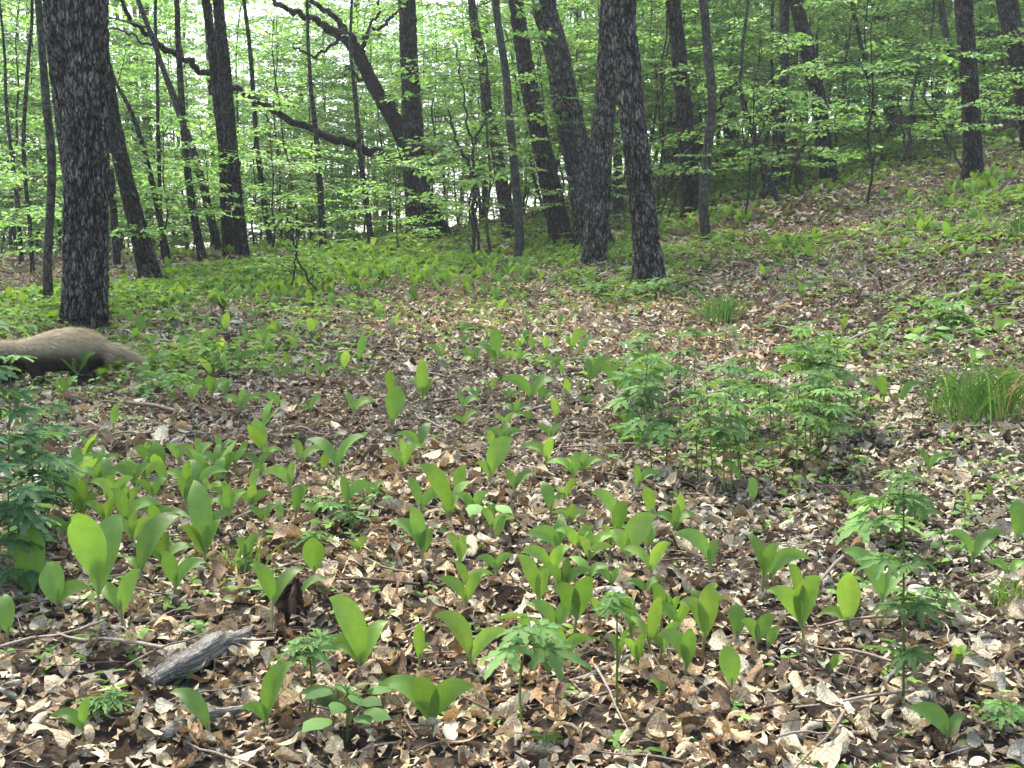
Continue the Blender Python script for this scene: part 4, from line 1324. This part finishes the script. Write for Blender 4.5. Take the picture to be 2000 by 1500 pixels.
# ------------------------------------------------------------------ ground cover as masses
cov = [(200, 745, 130, 1), (330, 750, 130, 1), (430, 720, 90, .9), (60, 640, 150, 1), (100, 600, 160, 1), (300, 590, 130, 1), (430, 560, 150, 1), (560, 535, 150, 1),
       (700, 525, 150, 1), (820, 510, 120, 1), (900, 540, 80, .8), (260, 670, 90, .6), (1220, 575, 60, .8), (1300, 560, 60, .6), (1140, 560, 60, .8), (1100, 510, 80, .8), (1230, 500, 80, .7),
       (1450, 370, 100, 1), (1400, 480, 60, .9), (1330, 510, 70, .7), (1540, 495, 60, .8), (1700, 470, 110, .4), (1850, 480, 120, .6), (1960, 560, 110, .55), (1930, 400, 90, .7),
       (1700, 320, 110, .5), (1750, 250, 130, .6), (1850, 300, 120, .45), (1640, 300, 100, 1), (1700, 700, 90, .7), (1740, 750, 80, .5), (1620, 560, 80, .4), (1450, 860, 200, .9), (1560, 900, 140, .8), (1330, 820, 140, .7),
       (640, 1060, 90, .4), (620, 610, 130, .45), (950, 600, 120, .25), (1000, 470, 110, .8), (1300, 440, 100, .7), (560, 660, 80, .3), (1800, 620, 120, .5), (1900, 700, 120, .5),
       (1760, 1060, 140, .5), (1850, 1180, 140, .4), (250, 1300, 90, .3), (420, 1190, 110, .4), (1450, 1380, 60, .3), (1120, 760, 110, .3), (900, 920, 130, .35), (1950, 950, 100, .4)]
cb = [(*blob(a, b_, r_), s_) for a, b_, r_, s_ in cov]
def cover(x, y):
    f = np.zeros_like(x)
    for bx, by, r, s in cb:
        f = np.maximum(f, s * np.exp(-(((x - bx) / r) ** 2 + ((y - by) / (r * 1.6 + .15 * by * .3)) ** 2)))
    return f
TRI = leaf_grid(3, 2, out_oval, curl=-.8, roll=-.9); TRI = (TRI[0] + np.array([.5, 0, 0]), TRI[1])
coverc = np.array([[.13, .25, .045], [.10, .20, .04], [.16, .28, .06], [.19, .29, .085], [.08, .17, .035]])
def herbs_mass(n, y0, y1, size, hmax, tmpl, basep=.05):
    x, y = wedge(n, y0, y1)
    f = .8 * cover(x, y) * (.3 + 1.35 * n2(x, y, 2.2, 2, 31)) + basep * (n2(x, y, 1.2, 2, 8) > .5)
    keep = rng.random(n) < f
    x, y, f = x[keep], y[keep], f[keep]
    P, D, S = [], [], []
    n = len(x)
    a0 = rng.uniform(0, 6.28, n); hh = rng.uniform(.02, 1, n) * hmax * np.clip(f * 1.2, .25, 1)
    z = terrain(x, y)
    for k in range(3):
        a = a0 + (k - 1) * 1.5
        P.append(np.stack([x, y, z + hh], 1)); D.append(np.stack([np.cos(a), np.sin(a), rng.normal(-.1, .25, n)], 1))
        S.append(size * np.exp(rng.normal(0, .25, n)))
    P, D, S = np.concatenate(P), np.concatenate(D), np.concatenate(S)
    Nn = np.stack([rng.normal(0, .3, len(P)), rng.normal(-.1, .3, len(P)), np.ones(len(P))], 1)
    c = np.tile(coverc[rng.integers(0, len(coverc), n)] * np.exp(rng.normal(0, .15, (n, 1))), (3, 1))
    scatter(tmpl[0], tmpl[1], P, frames(D, Nn), np.stack([S, S, S], 1), c, CB)
CB = Buf()
herbs_mass(14000, 1.3, 6, .026, .10, TRI, .2)
herbs_mass(60000, 5.5, 14, .042, .16, LEAF6, .11)
herbs_mass(70000, 13, 34, .075, .4, LEAF6, .16)
o = mobj("low_herbs", CB.mesh("low_herbs", M_HERB, smooth=False))
kind(o, "stuff", "low pale green herbs spread over the litter and the slope")
o["category"] = "ground cover"
# far upright lilies as one mass
band = [(400, 575, 140, 1), (560, 555, 150, 1), (720, 540, 150, 1), (860, 525, 110, 1), (960, 540, 80, .6), (250, 600, 120, .9), (80, 610, 120, .8), (1440, 365, 90, 1), (1380, 430, 60, .7),
        (1600, 350, 60, .7), (1900, 380, 60, .8), (1980, 350, 50, .8), (1840, 470, 80, .35), (1100, 490, 90, .7), (1250, 510, 50, .5), (600, 480, 160, .6), (1560, 495, 60, .7), (700, 500, 130, .8), (330, 960, 200, .22), (430, 700, 150, .25), (800, 620, 260, .03)]
cb = [(*blob(a, b_, r_), s_) for a, b_, r_, s_ in band]
CB = Buf()
n = 34000
x, y = wedge(n, 3.2, 20)
f = cover(x, y) * (.3 + 1.2 * n2(x, y, 2.0, 2, 55))
keep = rng.random(n) < f * .5
x, y = x[keep], y[keep]; n = len(x)
UP = leaf_grid(4, 2, out_oval, curl=-1.1, roll=-1.5); UP = (UP[0] + np.array([.5, 0, 0]), UP[1])
z = terrain(x, y)
for k in range(2):
    a = rng.uniform(0, 6.28, n)
    D = np.stack([np.cos(a) * .5, np.sin(a) * .5, rng.uniform(.4, 1.2, n)], 1)
    Nn = np.stack([-np.cos(a), -np.sin(a), np.full(n, .4)], 1)
    S = rng.uniform(.09, .145, n)
    c = lilyc[rng.integers(0, len(lilyc), n)] * np.exp(rng.normal(0, .14, (n, 1)))
    scatter(UP[0], UP[1], np.stack([x, y, z + .03], 1), frames(D, Nn), np.stack([S, S * .85, S], 1), c, CB)
o = mobj("distant_lily_bed", CB.mesh("distant_lily_bed", M_HERB, smooth=True))
kind(o, "stuff", "dense bed of upright green lily leaves at the foot of the far trees")
o["category"] = "ground cover"
settle()

# ------------------------------------------------------------------ fallen wood
def stick(name, label, pts, mat, segs=14, rough=0.0, dz=0.0, cat="stick", freq=(60, 6), side=None):
    Q, R = [], []
    for a, b_, w in pts:
        h = hit(a, b_); Q.append(h + np.array([0, 0, w / 2 * h[1] / FPX * .6 + dz])); R.append(w / 2 * h[1] / FPX)
    n = max(20, len(pts) * 14)
    org = Q[0].copy()
    C = catmull(Q, n)
    rr = np.interp(np.linspace(0, len(Q) - 1, n), np.arange(len(Q)), R)
    rr = rr * (1 + .18 * (vnoise(np.stack([np.arange(n) * .6, np.zeros(n), np.zeros(n)], 1), int(pts[0][0])) - .5))
    b = Buf()
    tube(C, rr, segs, b, rough=rough, freq=freq, seed=int(pts[0][0]), lob=.25)
    if side:
        for (t, ex, ey, w) in side:
            h = hit(ex, ey) + np.array([0, 0, .02]); p = C[int(t * (n - 1))]
            tube(catmull([p, (p + h) / 2 + np.array([0, 0, .015]), h], 8), np.linspace(w, w * .4, 8) * h[1] / FPX, 6, b)
    o = mobj(name, b.mesh(name, mat, org))
    o.location = tuple(org)
    tag(o, label, cat)
stick("rotten_log", "short weathered grey wood chunk lying in the litter at lower left",
      [(292, 1368, 34), (330, 1350, 50), (375, 1326, 58), (425, 1298, 52), (468, 1272, 38), (495, 1256, 14)], M_WOOD, 70, .005, cat="log", freq=(70, 7), dz=.012)
stick("fallen_branch", "dark split branch crossing the bottom edge at lower left", [(318, 1475, 26), (400, 1448, 26), (470, 1412, 18), (540, 1390, 8)], M_WOOD, 30, .003, dz=.02)
stick("fallen_stick", "thin twig lying across the litter right of the wood chunk", [(380, 1385, 8), (440, 1365, 8), (520, 1335, 5)], M_WOOD, 8)
stick("fallen_stick", "pale broken stick lying right of the bottom centre herb", [(1062, 1378, 11), (1110, 1350, 13), (1160, 1330, 12), (1232, 1298, 11)], M_PALEWOOD, 12)
stick("fallen_stick", "grey stick leaning on the litter at the lower right", [(1718, 1372, 8), (1735, 1345, 9), (1760, 1325, 9)], M_WOOD, 10, dz=.01)
stick("fallen_stick", "dark rotting stick behind the left lilies", [(282, 828, 14), (340, 822, 18), (400, 826, 16), (440, 822, 10)], M_BARK, 12)
stick("fallen_log", "pale grey fallen log among the green at the left of the far trees", [(335, 527, 12), (380, 522, 13), (430, 524, 10)], M_WOOD, 12, cat="log")
stick("fallen_stick", "curved thin stick on the bare litter behind the dense herb patch", [(1468, 692, 5), (1500, 678, 5), (1540, 690, 4)], M_PALEWOOD, 8, dz=.01)
stick("fallen_stick", "short brown stick right of the dense herb patch", [(1682, 874, 9), (1724, 884, 9)], M_RED, 8, dz=.01)
stick("fallen_stick", "long brown branch beside the curled tan leaves", [(520, 765, 6), (580, 756, 9), (640, 752, 10), (700, 765, 8)], M_RED, 10)
stick("fallen_stick", "dark crooked stick in the litter at upper centre", [(850, 690, 5), (900, 676, 7), (950, 678, 5)], M_BARK, 8)
stick("fallen_stick", "grey twig lying before the right oak of the crossing pair", [(1120, 590, 4), (1190, 585, 5), (1270, 592, 4)], M_WOOD, 8)
stick("fallen_stick", "slanting thin twig on the litter right of centre", [(1150, 975, 5), (1200, 945, 6), (1260, 930, 4)], M_BARK, 8)
# dark stub
h0 = hit(568, 1212); Yk = h0[1]
b = Buf()
Q = [h0 - np.array([0, 0, .03]), at(566, 1175, Yk), at(572, 1150, Yk), at(580, 1128, Yk)]
tube(catmull(Q, 26), np.interp(np.linspace(0, 1, 26), [0, .5, .8, 1], [.024, .017, .012, .004]), 22, b, rough=.006, freq=(90, 14), seed=3, flare=.6)
tube(catmull([at(566, 1180, Yk), at(550, 1195, Yk - .02), hit(545, 1225)], 8), np.linspace(.008, .004, 8), 7, b)
tube(catmull([at(570, 1178, Yk), at(592, 1190, Yk - .02), hit(602, 1216)], 8), np.linspace(.007, .003, 8), 7, b)
o = mobj("broken_stub", b.mesh("broken_stub", M_RED, h0)); o.location = tuple(h0)
tag(o, "small dark broken stub with roots beside the round lily leaf", "stump")

# ------------------------------------------------------------------ the animal
hA = hit(120, 757)
YA = hA[1]
kA = YA / FPX
def A_(px, py, dy=0.0):
    p = at(px, py, YA); return np.array([p[0], YA + dy, p[2]])
def loft(st, nseg=20, wide=.95):
    """closed loft through stations (px, py, half height px, dy)"""
    P = np.array([A_(a, b_, d) for a, b_, r, d in st]); R = np.array([r * kA for a, b_, r, d in st])
    n = len(st) * 5
    C = catmull(P, n); rr = np.interp(np.linspace(0, len(st) - 1, n), np.arange(len(st)), R)
    bb = Buf(); tube(C, rr, nseg, bb)
    return bb
me = bmv = None
allV, allF, off = [], [], 0
def addl(st):
    global off
    bb = loft(st)
    v = np.concatenate(bb.V); f = np.concatenate(bb.F)
    allV.append(v); allF.append(f + off); off += len(v)
addl([(-72, 736, 6, 0), (-62, 730, 11, 0), (-44, 718, 20, 0), (-20, 704, 27, 0), (5, 694, 29, 0), (35, 692, 27, 0), (70, 690, 34, 0), (110, 685, 41, 0), (150, 682, 42, 0), (178, 687, 35, 0), (198, 692, 23, 0), (212, 694, 12, 0)])
addl([(190, 680, 15, 0), (215, 682, 11, 0), (240, 691, 9, 0.01), (260, 700, 7, 0.01), (274, 708, 4, 0.01)])                       # tail
addl([(70, 700, 20, -.035), (78, 725, 13, -.045), (84, 745, 9, -.045), (82, 757, 9, -.045), (70, 760, 7, -.05)])                     # near fore leg
addl([(40, 700, 18, .04), (22, 724, 12, .05), (8, 742, 9, .05), (-4, 748, 8, .05)])                                                # far fore leg
addl([(155, 695, 28, -.035), (168, 722, 16, -.045), (186, 742, 9, -.045), (182, 757, 9, -.045), (168, 760, 7, -.05)])                # near hind leg
addl([(140, 700, 24, .045), (140, 728, 13, .05), (150, 746, 9, .05), (140, 757, 8, .05)])                                           # far hind leg
addl([(-14, 686, 7, -.055), (-12, 676, 7, -.058), (-11, 669, 4, -.06)]); addl([(-14, 686, 7, .05), (-12, 676, 7, .052), (-11, 669, 4, .054)])   # ears
V = np.concatenate(allV); F = np.concatenate(allF)
tmp = bpy.data.objects.new("tmp_body", make_mesh("tmp_body", V, F, M_FUR))
link(tmp)
md = tmp.modifiers.new("r", 'REMESH'); md.mode = 'VOXEL'; md.voxel_size = .006; md.use_smooth_shade = True
ms_ = tmp.modifiers.new("s", 'SMOOTH'); ms_.iterations = 12; ms_.factor = .6
dg = bpy.context.evaluated_depsgraph_get()
ev = tmp.evaluated_get(dg).to_mesh()
nv = len(ev.vertices)
bv = np.zeros(nv * 3, np.float32); ev.vertices.foreach_get("co", bv); bv = bv.reshape(-1, 3).astype(float)
bn = np.zeros(nv * 3, np.float32); ev.vertices.foreach_get("normal", bn); bn = bn.reshape(-1, 3).astype(float)
bf = np.array([list(p.vertices) for p in ev.polygons if len(p.vertices) == 4])
tmp.evaluated_get(dg).to_mesh_clear()
bpy.data.objects.remove(tmp)
zb = hA[2]
def furcol(P, Nn):
    h = (P[:, 2] - zb) / (115 * kA)
    t = np.clip((h - .42) / .38 + .12 * Nn[:, 2], 0, 1)[:, None]
    t = t * t * (3 - 2 * t)
    c = np.array([.028, .022, .017]) * (1 - t) + np.array([.38, .31, .185]) * t
    x0 = A_(205, 700)[0]
    c = np.where((P[:, 0] > x0)[:, None], c * .25 + np.array([.46, .37, .24]) * .75, c)
    return c
ra = thing("wild_animal", "low tan furry animal with dark legs walking left past the thick oak", "animal", hA)
Bm = Buf(); Bm.add(bv, bf, tint=furcol(bv, bn))
body = mobj("body", Bm.mesh("body", M_FUR, hA), ra)
nf = 30000
q = rng.integers(0, nv, nf)
P = bv[q] + rng.normal(0, .002, (nf, 3)); Nn = bn[q]
D = Nn * .42 + np.array([.85, 0, -.38]) + rng.normal(0, .16, (nf, 3))
hz = np.clip((P[:, 2] - zb) / (115 * kA), 0, 1)
ln = (.012 + .026 * np.clip(hz * 1.6 - .3, 0, 1)) * rng.uniform(.7, 1.25, nf)
tail = P[:, 0] > A_(208, 700)[0]
ln = np.where(tail, ln * 1.6, ln)
st_v = np.array([[0, -.5, 0], [0, .5, 0], [.55, .38, -.03], [.55, -.38, -.03], [1, .05, -.12], [1, -.05, -.12]], float)
st_f = np.array([[0, 1, 2, 3], [3, 2, 4, 5]])
Bf = Buf()
scatter(st_v, st_f, P, frames(D, Nn + rng.normal(0, .3, (nf, 3))), np.stack([ln, np.full(nf, .0014), ln], 1),
        np.clip(furcol(P, Nn) * np.exp(rng.normal(0, .22, (nf, 1))), 0, .6), Bf)
fur = mobj("fur", Bf.mesh("fur", M_FUR, hA, smooth=False), ra)
fur["kind"] = "stuff"
# eyes and nose on the head beyond the left edge
for nm, px, py, dy, r in (("eye", -50, 712, -.036, .006), ("eye", -50, 712, .036, .006), ("nose", -75, 735, 0, .011)):
    b = Buf()
    c = A_(px, py, dy)
    t = np.linspace(0, math.pi, 9)
    tube(np.stack([c[0] - r * np.cos(t), np.full(9, c[1]), np.full(9, c[2])], 1), r * np.sin(t) + 1e-5, 10, b, tint=(.01, .01, .01), cap=False)
    mobj(nm, b.mesh(nm, M_FUR, hA), ra)

# ------------------------------------------------------------------ moist air between the trees
hv, hn, ho = new_mat("air_haze")
pv = hn.nodes.new("ShaderNodeVolumePrincipled")
pv.inputs["Color"].default_value = (.93, .97, 1, 1)
pv.inputs["Density"].default_value = .0014
pv.inputs["Anisotropy"].default_value = .3
hn.links.new(pv.outputs[0], ho.inputs["Volume"])
Vb = np.array([[x, y, z] for x in (-330, 330) for y in (-14, 430) for z in (-27, 40)], float)
Fb = np.array([[0, 1, 3, 2], [4, 6, 7, 5], [0, 4, 5, 1], [2, 3, 7, 6], [0, 2, 6, 4], [1, 5, 7, 3]])
o = mobj("haze", make_mesh("haze", Vb, Fb, hv, smooth=False))
kind(o, "stuff", "thin pale haze in the air between the trees")
sc.cycles.volume_bounces = 0
